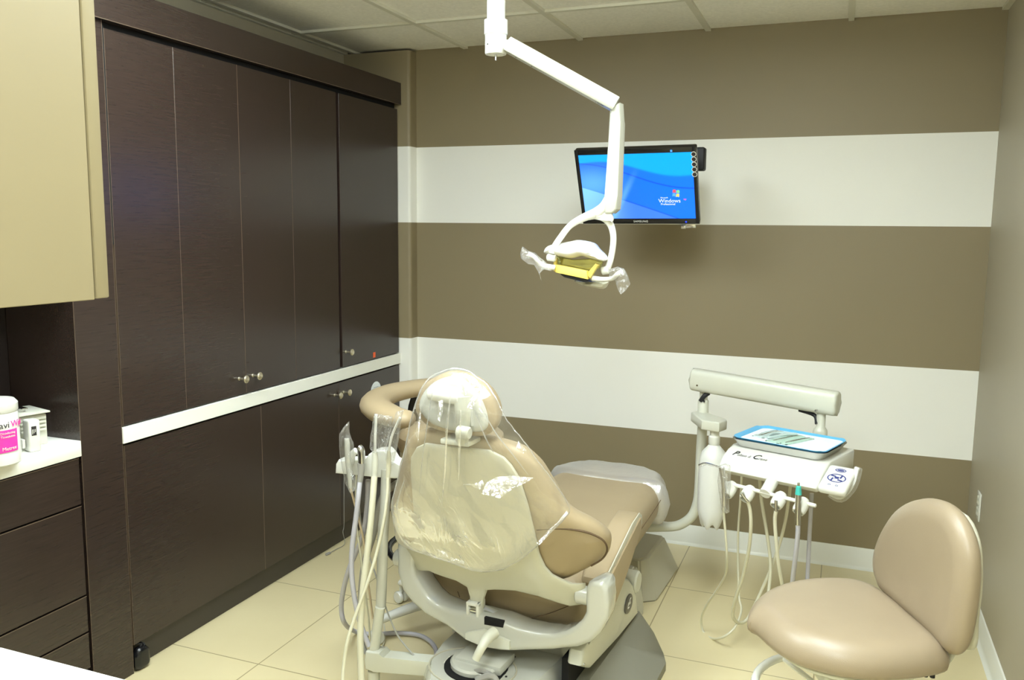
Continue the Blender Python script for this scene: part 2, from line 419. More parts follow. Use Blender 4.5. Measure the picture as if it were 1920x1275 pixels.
# ================================================================ CABINETS (left)
XC = -2.198
def door(par, name, y0, y1, z0, z1, gap=.0012, seam='edge', x=XC, th=.019, yaw=0):
    d = obj(name, box(B(), x-th, x, y0+gap, y1-gap, z0, z1, .0008, 1), 'wood', par, smooth=False)
    if seam:
        for yy in (y0+gap, y1-gap): obj('edge_strip', box(B(), x-th, x+.0003, yy-.0006, yy+.0006, z0, z1), seam, d, smooth=False)
    return d
def knob(par, y, z, x=XC):
    bm = B(); lathe(bm, [(.0075, 0), (.0075, .002), (.005, .004), (.0045, .02), (.0065, .026), (.0125, .029), (.0155, .033), (.0155, .037), (.0125, .040), (.006, .0415), (0, .042)], 24, axis_m((x, y, z), (x+1, y, z)))
    return obj('knob', bm, 'knob', par)
t = thing('tall_cabinet', 'tall dark wood wall cabinet with doors above a white ledge, along the left wall', 'cabinet', (XC, 3.0, 0))
# upper carcass, recessed behind the doors
obj('carcass', box(B(), XL+.005, XC-.022, 2.1, YBUMP-.002, .866, 2.165), 'gap', t, smooth=False)
obj('lower_carcass', box(B(), XL+.005, XC-.022, 2.1, YBUMP-.002, .1, .81), 'gap', t, smooth=False)
UP0, UP1 = .871, 2.143
p1 = door(t, 'fixed_panel', 2.106, 2.402, UP0, UP1)
p2 = door(t, 'door', 2.402, 2.735, UP0, UP1, .0006, None)
p3 = door(t, 'door', 2.735, 3.07, UP0, UP1, .0006, 'edge')
p4 = door(t, 'fixed_panel', 3.07, 3.418, UP0, UP1, .0006, None)
p5 = door(t, 'door', 3.438, 3.992, UP0, UP1, .0012, None)
knob(p2, 2.693, .936); knob(p3, 2.776, .936); knob(p5, 3.468, .942)
obj('sticker', box(B(), XC, XC+.001, 3.722, 3.744, .878, .905), 'orange', p5, smooth=False)
l1 = door(t, 'lower_panel', 2.106, 2.822, .1, .803)
l2 = door(t, 'door', 2.822, 3.401, .1, .803, .001, 'edge')
l3 = door(t, 'door', 3.401, 3.995, .1, .803, .001, None)
knob(l2, 3.365, .75); knob(l3, 3.443, .75)
bm = B(); cs = [(XC+.0012, 3.745+.052*math.cos(a*PI/12), .70+.052*math.sin(a*PI/12)) for a in range(24)]
prism(bm, cs, (-.001, 0, 0)); st = obj('oval_sticker', bm, 'paper', l3, smooth=False)
bm = B()
for k in range(4): box(bm, XC+.0012, XC+.0016, 3.722-.004*k, 3.77-.004*k, .722-.012*k, .7235-.012*k)
obj('sticker_text', bm, 'print', st, smooth=False)
obj('ledge', box(B(), XL+.005, XC+.006, 2.1, YBUMP-.001, .811, .866, .002), 'counter', t, smooth=False)
obj('toe_kick', box(B(), XL+.005, XC-.03, 2.1, YBUMP-.002, 0, .098), 'kick', t, smooth=False)
cr = obj('crown', box(B(), XL+.005, XC+.02, 1.2, YBUMP-.003, 2.165, 2.274, .001, 1), 'wood', t, smooth=False)
obj('edge_strip', box(B(), XC+.0195, XC+.0206, 1.2, YBUMP-.003, 2.1645, 2.1665), 'edge', cr, smooth=False)
pl = obj('end_panel', box(B(), XL+.005, XC, 1.936, 2.1, 0, 2.165, .001, 1), 'wood', t, smooth=False)
for yy in (1.9365, 2.0995): obj('edge_strip', box(B(), XC-.001, XC+.0004, yy-.0007, yy+.0007, 0, 2.165), 'edge', pl, smooth=False)
obj('shadow_gap', box(B(), XC-.004, XC+.0006, 2.1004, 2.1052, 1.47, 2.15), 'gap', t, smooth=False)

# drawer base with white counter and niche
t = thing('drawer_cabinet', 'dark wood drawer base under the white niche counter, left of the tall cabinet', 'cabinet', (XC, 1.5, 0))
obj('carcass', box(B(), XL+.005, XC-.022, .93, 1.932, 0, .81), 'gap', t, smooth=False)
zz = [.806, .651, .352, .228, .103]
for a, b_ in zip(zz, zz[1:]):
    d = obj('drawer', box(B(), XC-.022, XC-.003, .93, 1.928, b_+.005, a-.001, .001, 1), 'wood', t, smooth=False)
    obj('edge_strip', box(B(), XC-.004, XC-.0025, .93, 1.928, a-.0025, a-.0005), 'edge', d, smooth=False)
obj('toe_kick', box(B(), XL+.01, XC-.03, .93, 1.93, .001, .098), 'kick', t, smooth=False)
o = obj('countertop', box(B(), XL+.004, XC+.004, .93, 1.934, .811, .861, .002), 'counter'); tag(o, 'white laminate countertop in the dark niche at left, over the drawers', 'countertop')
t = thing('niche_surround', 'dark wood back of the niche over the white counter, with an added shading hood', 'cabinet', (XC, 1.5, .87))
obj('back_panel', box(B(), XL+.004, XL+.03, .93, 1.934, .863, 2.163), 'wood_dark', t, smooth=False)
obj('shading_hood', box(B(), XL+.03, XC, .93, 1.934, 1.34, 2.163), 'wood', t, smooth=False)  # unseen box, added and lowered to keep light out of the niche

# near cream wall cabinet and near white counter
t = thing('wall_cabinet', 'cream wall cabinet hanging at the upper left close to the viewer', 'cabinet', (-1.5, .6, 1.424))
obj('body', box(B(), XL+.004, -1.0, .32, .919, 1.424, H-.01, .001, 1), 'cream', t, smooth=False)
obj('door', box(B(), XL+.004, -.9975, .9205, .943, 1.4255, H-.02, .0025, 2), 'cream', t)
t = thing('near_counter', 'white countertop in the bottom left corner close to the viewer', 'countertop', (-1.6, .6, 0))
obj('countertop', box(B(), XL+.004, -.83, .3, .903, .822, .86, .003), 'counter', t)
obj('base_cabinet', box(B(), XL+.01, -.87, .34, .87, 0, .821), 'wood', t, smooth=False)

# things on the niche counter
c0 = WORLD.z(-8, 868, .861)
t = thing('wipes_canister', 'white disinfecting wipes canister with a pink label on the niche counter', 'canister', (c0.x, c0.y, .861))
cx_, cy_ = c0.x, c0.y; R = .066
T0 = Matrix.Translation((cx_, cy_, .8612))
obj('body', lathe(B(), [(R-.004, 0), (R, .004), (R, .03), (R-.001, .034), (R-.003, .145), (R-.006, .15)], 48, T0), 'white', t)
obj('lid', lathe(B(), [(R-.003, .15), (R-.002, .152), (R-.002, .172), (R-.01, .182), (R-.03, .186), (0, .187)], 48, T0), 'white', t)
def wrap(bm, r, face=-PI/2, flip=1):
    """bend flat xy lettering (x along the arc, y up) round the canister"""
    for v in bm.verts:
        a = face+v.co.x/r; rr = r+max(v.co.z, 0)
        v.co = V(cx_+rr*math.cos(a), cy_+rr*math.sin(a), .8612+v.co.y)
FC = math.atan2(-cy_, -cx_)+.35
bm = B()
for i in range(10):
    a0 = -.062+.0105*i
    for j in range(1):
        q = [bm.verts.new((a0+dx, yy, .0006)) for dx, yy in ((0, .04), (.0105, .04), (.0105, .103), (0, .103))]; bm.faces.new(q)
bmesh.ops.remove_doubles(bm, verts=bm.verts, dist=1e-5); wrap(bm, R+.0002, FC); obj('label_block', bm, 'pink', t, fixn=False)
bm = B(); text_bm(bm, 'Cavi', .026, Matrix.Translation((-.005, .1165, .0006))); 
wrap(bm, R, FC); obj('lettering', bm, 'print', t)
bm = B(); text_bm(bm, 'Wipes', .026, Matrix.Translation((.0222, .1165, .0006)), align='LEFT'); wrap(bm, R, FC); obj('lettering', bm, 'pink', t)
bm = B(); text_bm(bm, 'Metrex', .014, Matrix.Translation((.015, .05, .0014))); wrap(bm, R, FC); obj('lettering', bm, 'white', t)
bm = B(); text_bm(bm, 'Disinfecting', .009, Matrix.Translation((.013, .094, .0014)))
text_bm(bm, 'Towelettes', .009, Matrix.Translation((.013, .084, .0014))); wrap(bm, R, FC); obj('lettering', bm, 'white', t)

nb = Frame((-2.335, 1.80, .861), -14)
t = thing('box_holder', 'off-white box with a lid and side clip at the back of the niche counter', 'holder', nb.o)
bm = B(); box(bm, -.05, .06, .0, .085, .0, .095, .003); obj('body', bm, 'offwhite', t, mtx=nb.M)
bm = B(); box(bm, -.055, .075, -.01, .09, .1, .105, .001); obj('lid', bm, 'offwhite', t, mtx=nb.M)
bm = B(); cyl(bm, (.02, .03, .105), (.02, .03, .115), .012); box(bm, .0, .045, .022, .04, .114, .118, .001); obj('latch', bm, 'steel', t, mtx=nb.M)
bm = B(); box(bm, .0, .11, -.012, -.004, .012, .038, .001); obj('side_clip', bm, 'white', t, mtx=nb.M)
bm = B()
for k in range(4): box(bm, .061, .067, .005, .08, .045+.012*k, .052+.012*k, .001)
obj('rib', bm, 'offwhite', t, mtx=nb.M)
nd = Frame(tuple(WORLD.z(61, 845, .861).xy)+(.861,), -18)
t = thing('soap_dispenser', 'small white upright dispenser with a dark printed mark, in front of the box holder', 'dispenser', nd.o)
bm = B(); box(bm, -.022, .022, -.016, .018, 0, .096, .006, 3); obj('body', bm, 'white', t, mtx=nd.M)
bm = B(); box(bm, .0218, .0225, -.008, .006, .050, .078); obj('printed_mark', bm, 'print', t, mtx=nd.M, smooth=False)
bm = B()
for k in range(3): box(bm, .0224, .0228, -.006+.004*k, -.0045+.004*k, .054+.003*k, .069)
obj('printed_lines', bm, 'white', t, mtx=nd.M, smooth=False)

# black power brick and its cord beside the end panel, thin white cord by the toe kick
t = thing('power_brick', 'small black power adapter on the floor against the cabinet toe kick', 'adapter', (-2.17, 2.13, 0))
bm = B(); puff(bm, [(-.02+.0*0, 0), (.03, 0), (.038, .02), (.036, .07), (.02, .09), (-.015, .09), (-.03, .06), (-.03, .02)], lambda a, b_, h: V(-2.203+h, 2.134+a, .002+b_*.9), .018, .018, .018, .01); obj('body', bm, 'black', t)
bm = B(); tube(bm, [(-2.203, 2.13, .075), (-2.2, 2.14, .086), (-2.205, 2.135, .091), (-2.218, 2.125, .092)], .003, 8, 5); tube(bm, [(-2.203, 2.14, .07), (-2.198, 2.152, .082), (-2.206, 2.148, .089), (-2.218, 2.145, .092)], .003, 8, 5); obj('cord', bm, 'blackm', t)
bm = B()
pp = [WORLD.u(645, y, XC+.006) for y in (895, 940, 985)]+[WORLD.u(643, 998, XC+.01), WORLD.z(646, 1020, .006), WORLD.z(630, 1030, .005), WORLD.z(616, 1038, .006)]
tube(bm, pp, .0016, 6, 5); cyl(bm, WORLD.z(619, 1036.5, .006), WORLD.z(611, 1040, .006), .006, 10, .001)
o = obj('thin_cord', bm, 'greyprint'); o.name = 'cord'; tag(o, 'thin pale cord hanging down the lower cabinet doors to the floor', 'cord')

# ================================================================ MONITOR
mc = Vector((-.820, 3.537, 1.713)); ti = math.radians(26.2)
mx_ = V(1, -.012, .006).normalized(); my_ = V(.0, -math.sin(ti), math.cos(ti))   # my: up the screen; its top leans into the room
my_ = V(.0, -.435, .90).normalized()
MM = basis(mc, mx_, my_)                       # local x right, y up, z toward the viewer
t = thing('monitor', 'black flat screen monitor on the back wall showing a blue desktop', 'monitor', mc)
bw, bh = .2525, .1675
bm = B(); box(bm, -bw, bw, -bh, bh, -.03, 0, .006, 3, MM); obj('housing', bm, 'black', t)
# raised bezel frame
bm = B()
sw, s0, s1 = .2375, -.144, .145
for a in ((-bw, -sw, -bh, bh), (sw, bw, -bh, bh), (-sw, sw, -bh, s0), (-sw, sw, s1, bh)): box(bm, *a, -.001, .004, .0012, 2, MM)
bz = obj('bezel', bm, 'black', t)
bm = B(); text_bm(bm, 'SAMSUNG', .0125, MM @ Matrix.Translation((.005, -.156, .0045)), space=1.15); obj('brand_lettering', bm, 'white', bz)
def wallpaper():
    m = bpy.data.materials.new('desktop_wallpaper'); m.use_nodes = True; nt = m.node_tree; N = nt.nodes; L = nt.links
    b = N['Principled BSDF']; b.inputs['Base Color'].default_value = (0, 0, 0, 1); b.inputs['Roughness'].default_value = .25
    uv = N.new('ShaderNodeUVMap'); uv.uv_map = 'UVMap'; sp = N.new('ShaderNodeSeparateXYZ'); L.new(uv.outputs[0], sp.inputs[0])
    def math_(op, a, b_=None, c=None):
        n = N.new('ShaderNodeMath'); n.operation = op
        for i, v in enumerate((a, b_, c)):
            if v is None: continue
            if isinstance(v, (int, float)): n.inputs[i].default_value = v
            else: L.new(v, n.inputs[i])
        return n.outputs[0]
    X, Y = sp.outputs['X'], sp.outputs['Y']
    def curve(a, b_, k, ph, amp):   # y of a swoosh line
        return math_('ADD', math_('MULTIPLY_ADD', X, a, b_), math_('MULTIPLY', math_('SINE', math_('MULTIPLY_ADD', X, k, ph)), amp))
    def smooth_(v, lo, hi):
        n = N.new('ShaderNodeMapRange'); n.interpolation_type = 'SMOOTHSTEP'; n.inputs['From Min'].default_value = lo; n.inputs['From Max'].default_value = hi; L.new(v, n.inputs['Value']); return n.outputs[0]
    def mix(f, A, Bc, ):
        n = N.new('ShaderNodeMix'); n.data_type = 'RGBA'; L.new(f, n.inputs['Factor'])
        for k, v in (('A', A), ('B', Bc)):
            if isinstance(v, tuple): n.inputs[k].default_value = v
            else: L.new(v, n.inputs[k])
        return n.outputs['Result']
    c = mix(smooth_(X, 0, 1), srgb(20, 95, 235), srgb(0, 104, 250))
    c = mix(smooth_(math_('SUBTRACT', Y, curve(-.12, .83, 5.2, .4, .08)), -.02, .03), c, srgb(0, 150, 255))      # upper cyan swell
    d1 = math_('SUBTRACT', Y, curve(-.28, .80, 4.5, 1.0, .08))
    c = mix(math_('MULTIPLY', smooth_(math_('ABSOLUTE', d1), .018, 0), .7), c, srgb(0, 50, 190))                  # dark swoosh line
    d2 = math_('SUBTRACT', Y, curve(-.62, .50, 2.2, .3, .03))
    lo = smooth_(d2, .0, -.3)
    c = mix(math_('MULTIPLY', smooth_(d2, 0, -.02), .55), c, mix(smooth_(X, 0, .5), srgb(150, 210, 255), srgb(70, 120, 235)))
    c = mix(math_('MULTIPLY', smooth_(math_('ABSOLUTE', d2), .014, 0), .7), c, srgb(10, 60, 190))
    # pale beam
    d3 = math_('ABSOLUTE', math_('SUBTRACT', X, math_('MULTIPLY_ADD', Y, .32, .26)))
    c = mix(math_('MULTIPLY', math_('MULTIPLY', smooth_(d3, .05, 0), smooth_(Y, .85, .3)), .35), c, srgb(120, 190, 255))
    # bright haze at left
    dx = math_('SUBTRACT', X, .1); dy = math_('SUBTRACT', Y, .55)
    rr = math_('SQRT', math_('ADD', math_('MULTIPLY', dx, dx), math_('MULTIPLY', dy, dy)))
    c = mix(math_('MULTIPLY', smooth_(rr, .4, 0), .4), c, srgb(120, 200, 255))
    L.new(c, b.inputs['Emission Color']); b.inputs['Emission Strength'].default_value = 1.0
    return m
bm = B(); q = [bm.verts.new(MM @ V(x, y, .0005)) for x, y in ((-sw, s0), (sw, s0), (sw, s1), (-sw, s1))]
f = bm.faces.new(q); uvl = bm.loops.layers.uv.new('UVMap')
for lp, uvc in zip(f.loops, ((0, 0), (1, 0), (1, 1), (0, 1))): lp[uvl].uv = uvc
sc = obj('screen', bm, wallpaper(), t, smooth=False, fixn=False)
tx = lambda u_, v_: Matrix.Translation((-sw+2*sw*u_, s0+(s1-s0)*v_, .0012))
bm = B(); text_bm(bm, 'Windows', .0235, MM @ tx(.78, .275)); text_bm(bm, 'Microsoft', .008, MM @ tx(.735, .325)); text_bm(bm, 'Professional', .0125, MM @ tx(.765, .225)); obj('screen_lettering', bm, 's_white', sc)
bm = B(); text_bm(bm, 'xp', .012, MM @ tx(.915, .30)); obj('screen_lettering', bm, 's_red', sc)
for (du, dv, mm) in ((-.0115, .011, 's_red'), (.0035, .0085, 's_green'), (-.0135, -.005, 's_blue'), (.0015, -.0075, 's_yel')):
    bm = B(); o0 = tx(.835, .36); n_ = 6; top_ = []; bt_ = []
    for i in range(n_+1):
        s_ = i/n_; wv = .002*math.sin(s_*PI*1.1)
        top_.append(MM @ o0 @ V(du+.013*s_+.002, dv+.013+wv, 0)); bt_.append(MM @ o0 @ V(du+.013*s_, dv+wv, 0))
    prism(bm, top_+list(reversed(bt_)), (MM.to_3x3() @ V(0, 0, .0004))); obj('flag_pane', bm, mm, sc, smooth=False)
bm = B(); box(bm, .150, .158, .149, .157, .004, .0052, .0, 1, MM); obj('energy_sticker', bm, 's_blue', bz, smooth=False)
for k in range(5):
    ctr = V(.2425, .137-.0215*k, 0)
    bm = B(); lathe(bm, [(.0105, .0045), (.0105, .0055), (.0085, .0057), (.0085, .0045)], 20, MM @ Matrix.Translation(ctr)); dk = obj('desktop_button', bm, 'white', bz)
    bm = B(); lathe(bm, [(.0085, .005), (.0085, .0056), (0, .0057)], 20, MM @ Matrix.Translation(ctr)); dd = obj('button_face', bm, 'print', dk)
bm = B(); box(bm, -bw, bw, -bh-.006, -bh+.001, -.024, -.002, .002, 2, MM); obj('lower_trim', bm, 'white', t)
bm = B(); box(bm, .175, .235, -bh-.024, -bh-.005, -.03, -.004, .003, 2, MM); box(bm, .175, .195, -bh-.02, -bh-.004, -.004, .012, .002, 2, MM); obj('bracket_clip', bm, 'steel', t)
bm = B(); cyl(bm, MM @ V(.197, -.158, .003), MM @ V(.197, -.158, .0052), .004, 12); obj('power_light', bm, screen_mat('led_blue', srgb(40, 70, 255)), bz)
# wall mount: plate on the wall, arm and black tilt head behind the screen
bm = B(); box(bm, -.84, -.72, YB-.03, YB-.001, 1.72, 1.92, .008, 3); obj('wall_plate', bm, 'blackm', t)
bm = B(); tube(bm, [(-.78, YB-.03, 1.82), (-.76, 3.85, 1.815), (-.78, 3.70, 1.78), (mc+MM.to_3x3() @ V(0, 0, -.06))], .02, 12, 4); obj('arm', bm, 'blackm', t)
bm = B(); box(bm, -.06, .06, -.06, .06, -.06, -.028, .006, 2, MM); obj('tilt_head', bm, 'blackm', t)
a_ = WORLD.v(1322, 298, 3.66)
bm = B(); box(bm, a_.x-.075, a_.x+.0, 3.64, 3.70, a_.z-.048, a_.z+.048, .008, 3); obj('side_bracket', bm, 'blackm', t)

# ================================================================ CEILING EXAM LAMP
YP = 2.5; pc = WORLD.v(930, 50, YP)
t = thing('exam_lamp', 'white dental exam lamp hanging from the ceiling on a long jointed arm', 'lamp', (pc.x, YP, H))
px_ = pc.x
bm = B(); lathe(bm, [(.033, 2.12), (.036, 2.123), (.036, 2.165), (.028, 2.168), (.028, H+.0)], 32, Matrix.Translation((px_, YP, 0))); obj('pole', bm, 'white', t)
bm = B(); lathe(bm, [(.0, 2.066), (.024, 2.066), (.026, 2.064), (.032, 2.064), (.0335, 2.068), (.033, 2.121), (.0, 2.121)], 32, Matrix.Translation((px_, YP, 0))); cl = obj('collar', bm, 'white', t)
obj('pin', cyl(B(), (px_, YP, 2.064), (px_, YP, 2.046), .0035, 10, .001), 'steel', cl)
for a, z in ((-2.0, 2.09), (-.9, 2.112)):
    d = V(math.cos(a), math.sin(a), 0); obj('screw', cyl(B(), V(px_, YP, z)+d*.032, V(px_, YP, z)+d*.0345, .003, 10), 'steel', cl)
bm = B(); lathe(bm, [(.0, H-.02), (.05, H-.02), (.06, H-.012), (.06, H-.001)], 32, Matrix.Translation((px_, YP, 0))); obj('ceiling_plate', bm, 'white', t)
A0 = WORLD.v(958, 86, YP); A1 = WORLD.v(1149, 192, 2.58)
bm = B(); cyl(bm, (px_+.028, YP, A0.z+.002), (A0.x, YP, A0.z+.002), .017, 16, .002); obj('joint', bm, 'white', t)
ad = (A1-A0).normalized()
bm = B(); sec = [(-.027, -.0228), (.027, -.0228), (.031, -.017), (.031, -.008), (.026, .010), (.014, .022), (-.014, .022), (-.026, .010), (-.031, -.008), (-.031, -.017)]
sx = ad.cross(V(0, 0, 1)).normalized(); sz = sx.cross(ad)
prism(bm, [A0-ad*.012+sx*a+sz*b_ for a, b_ in sec], (A1-A0)+ad*.024, .003, 2); ar = obj('arm', bm, 'lamp_arm', t)
for s_, w_ in ((.03, .003), (.085, .003), (.31, .0015)):
    p = A0+ad*s_*1.0-sz*.0228; obj('screw_hole', cyl(B(), p, p-sz*.0008, w_, 10), 'black', ar)
bm = B()
p = A0+ad*((A1-A0).length-.03)-sz*.0228; q_ = p+ad*.022
box(bm, -.004, .004, -.011, .011, -.0006, .0006, 0, 1, basis(p, sx, ad)); obj('slot', bm, 'black', ar)
# drop arm
D0 = WORLD.v(1152, 196, 2.58); D1 = WORLD.v(1147, 392, 2.60)
bm = B()
prof = [WORLD.v(1143, 200, 2.57), WORLD.v(1161, 192, 2.57), WORLD.v(1163, 230, 2.57), WORLD.v(1158, 365, 2.57), WORLD.v(1156, 392, 2.57), WORLD.v(1147, 400, 2.57), WORLD.v(1134, 400, 2.57), WORLD.v(1130, 384, 2.57), WORLD.v(1134, 360, 2.57)]
prism(bm, prof, (0.004, .045, 0), .006, 3); obj('drop_arm', bm, 'lamp_arm', t)
# yoke
Y0 = 2.585
hp = lambda x, y, d=0: WORLD.v(x, y, Y0+d)
bm = B(); tube(bm, [hp(1141, 372), hp(1132, 388), hp(1118, 400)], [.014, .016, .018], 12, 4)
tube(bm, [hp(1118, 399), hp(1090, 410, -.01), hp(1068, 424, -.02), hp(1052, 444, -.03), hp(1040, 462, -.035), hp(1035, 474, -.035)], [.016, .012, .010, .010, .010, .012], 12, 6)
tube(bm, [hp(1118, 402), hp(1133, 408, .01), hp(1145, 422, .02), hp(1150, 442, .025), hp(1149, 465, .03), hp(1144, 490, .03), hp(1138, 505, .03)], [.016, .013, .011, .010, .010, .010, .011], 12, 6)
prism(bm, [hp(*p, -.006) for p in ((1131, 386), (1146, 396), (1150, 410), (1147, 418), (1135, 411), (1115, 408), (1092, 412), (1074, 422), (1082, 408), (1108, 400))], (0, .014, 0), .004)
obj('yoke', bm, 'white', t)
# lamp head: reflector housing, tilted
bm = B(); hs = [(1022, 473), (1028, 461), (1045, 457), (1070, 452), (1084, 450), (1108, 455), (1118, 465), (1133, 479), (1137, 488), (1128, 489), (1105, 483), (1090, 480), (1072, 484), (1050, 480), (1030, 477)]
ol = smooth2([(hp(*p).x, hp(*p).z) for p in hs], 3)
puff(bm, ol, lambda a, b_, h: V(a, Y0-.01-h+.35*(b_-1.43), b_), .05, .09, .022, .012); obj('housing', bm, 'white', t)
bm = B(); rf = [(1040, 480), (1072, 487), (1105, 485), (1128, 490), (1122, 503), (1100, 515), (1060, 511), (1042, 500)]
puff(bm, [(hp(*p).x, hp(*p).z) for p in rf], lambda a, b_, h: V(a, Y0+.02-h, b_), .004, .03, .006, .014); obj('reflector', bm, mat('reflector_glass', srgb(196, 196, 130), .12, metal=.7, var=.25, vscale=25), t)
bm = B(); prism(bm, [hp(*p, -.03) for p in ((1041, 496), (1100, 508), (1101, 524), (1041, 511))], (0, .03, 0), .003); yl = obj('lens_bar', bm, 'yellow', t)
bm = B(); prism(bm, [hp(*p, -.02) for p in ((1099, 514), (1116, 494), (1122, 496), (1106, 522))], (0, .02, 0), .003); prism(bm, [hp(*p, -.02) for p in ((1038, 484), (1042, 484), (1042, 510), (1037, 508))], (0, .02, 0), .002); obj('lens_bracket', bm, 'yellow', t)
bm = B(); prism(bm, [hp(*p, -.018) for p in ((1050, 514), (1100, 524), (1106, 529), (1095, 529), (1058, 520))], (0, .03, 0), .001); obj('heat_vent', bm, 'blackm', t)
bm = B(); puff(bm, smooth2([(hp(*p).x, hp(*p).z) for p in ((1070, 525), (1100, 529), (1134, 527), (1133, 536), (1126, 543), (1105, 540), (1082, 534))], 3), lambda a, b_, h: V(a, Y0+.035-h, b_), .025, .03, .008, .012); obj('lower_shield', bm, 'shell', t)
for nm, pts in (('handle', [(1040, 502, -.03), (1020, 498, -.045), (1008, 490, -.06), (1000, 481, -.07), (990, 477, -.075)]), ('handle', [(1112, 522, .0), (1130, 524, -.01), (1148, 522, -.02), (1158, 514, -.03), (1166, 510, -.035)])):
    bm = B(); tube(bm, [hp(*p) for p in pts], [.009, .008, .007, .008, .009], 12, 6); obj(nm, bm, 'white', t)
bm = B(); cyl(bm, hp(1026, 482, -.03), hp(1042, 484, -.03), .012, 16, .003); cyl(bm, hp(1128, 508, .02), hp(1142, 506, .02), .013, 16, .003); obj('pivot', bm, 'white', t)
for pts in ([(980, 462), (990, 470), (1003, 474), (1014, 484), (1024, 492), (1034, 508), (1020, 505), (1012, 512), (1018, 534), (1010, 512), (1002, 497), (990, 495), (978, 485), (976, 475)],
            [(1143, 505), (1158, 500), (1170, 504), (1178, 518), (1182, 532), (1173, 545), (1164, 552), (1158, 542), (1154, 526), (1142, 520)]):
    dd_ = -.07 if pts[0][0] < 1100 else -.03
    bm = B(); puff(bm, [(hp(*p, dd_).x, hp(*p, dd_).z) for p in pts], lambda a, b_, h, dd_=dd_: V(a, Y0+dd_-h+.006*noise.noise(V(a, 0, b_)*60), b_), .012, .012, .02, .006); obj('barrier_sleeve', bm, 'sleeve', t)

# ================================================================ DENTAL CHAIR
CF = Frame((-.97, 2.35, 0), -4)
t = chair = thing('dental_chair', 'tan dental chair seen from behind with cream back shell under a clear plastic cover', 'chair', CF.o, math.radians(-4))
CM = CF.M
def lerp(x, xs, ys):
    if x <= xs[0]: return ys[0]
    for a, b_, c, d in zip(xs, xs[1:], ys, ys[1:]):
        if x <= b_: return c+(d-c)*(x-a)/(b_-a)
    return ys[-1]
UC = -.02
def shell_y(u, z):
    base = lerp(z, [.33, .42, .5, .62, .93, 1.2], [-.015, -.03, -.07, -.125, -.225, -.30])
    w = max(0, (abs(u-.01)-.15)/.2); lowf = lerp(z, [.4, .55, .65], [1, 1, .55])
    return base + min(.10, .055*w*w*1.4)*lowf
# backrest upholstery
cush = [(790, 806), (830, 799), (880, 811), (923, 821), (970, 836), (1002, 861), (1019, 883), (1038, 914), (1062, 952), (1098, 972), (1126, 990), (1141, 1008), (1142, 1026), (1132, 1047), (1095, 1068), (1055, 1085), (1000, 1082), (850, 1060), (790, 1033), (764, 1018), (746, 999), (736, 955), (738, 930), (746, 905), (752, 870), (768, 825)]
fy = lambda u, z: shell_y(u, z)+.045
co = smooth2([(CF.f(*p, fy).x, CF.f(*p, fy).z) for p in cush], 3)
bm = B(); puff(bm, co, lambda a, b_, h: V(a, fy(a, b_)+h, b_), .085, .035, .05, .022)
bk = obj('backrest', bm, 'tan', t, mtx=CM)
bm = B(); sp_ = [(1006, 993), (1050, 991), (1092, 996), (1120, 1006), (1135, 1018), (1138, 1034), (1128, 1049), (1108, 1061)]
tube(bm, [CF.f(*p, lambda u, z: fy(u, z)-.033) for p in sp_], .003, 6, 4)
# shell
sh = [(782, 838), (800, 830), (847, 836), (918, 843), (945, 856), (960, 872), (974, 895), (984, 925), (991, 948), (1000, 985), (1008, 1019), (1012, 1038), (1023, 1062), (1036, 1076), (1054, 1085), (1073, 1093), (1098, 1093), (1099, 1132), (1070, 1136), (1040, 1127), (1011, 1117), (968, 1107), (930, 1105), (914, 1106), (909, 1120), (906, 1142), (880, 1138), (882, 1117), (877, 1100), (857, 1088), (807, 1070), (768, 1066), (762, 1060), (757, 1028), (777, 1012), (780, 1004), (777, 960), (774, 920), (771, 880), (772, 855)]
so = [(CF.f(*p, shell_y).x, CF.f(*p, shell_y).z) for p in sh]
bm2 = B(); puff(bm2, so, lambda a, b_, h: V(a, shell_y(a, b_)+h, b_), .008, .010, .008, .018)
obj('seam', bm, 'seam', bk, mtx=CM)
bs = obj('back_shell', bm2, 'shell', t, mtx=CM)
# hinge tab and pin
bm = B()
hc = CF.f(893, 1133, shell_y)
box(bm, hc.x-.021, hc.x-.013, hc.y-.03, hc.y+.02, hc.z-.028, hc.z+.016, .003); box(bm, hc.x+.013, hc.x+.023, hc.y-.03, hc.y+.02, hc.z-.028, hc.z+.016, .003); box(bm, hc.x-.021, hc.x+.023, hc.y-.03, hc.y+.0, hc.z+.006, hc.z+.016, .002)
obj('hinge', bm, 'white', bs, mtx=CM)
bm = B(); cyl(bm, (hc.x-.018, hc.y-.014, hc.z-.012), (hc.x+.02, hc.y-.014, hc.z-.012), .009, 16, .001); obj('hinge_pin', bm, 'steel', bs, mtx=CM)
bm = B(); prism(bm, [(hc.x+.02, hc.y, hc.z-.01), (hc.x+.07, hc.y+.02, hc.z-.03), (hc.x+.05, hc.y+.03, hc.z-.04), (hc.x+.01, hc.y+.01, hc.z-.032)], (0, .03, 0), .003); obj('recline_link', bm, 'grey', t, mtx=CM)
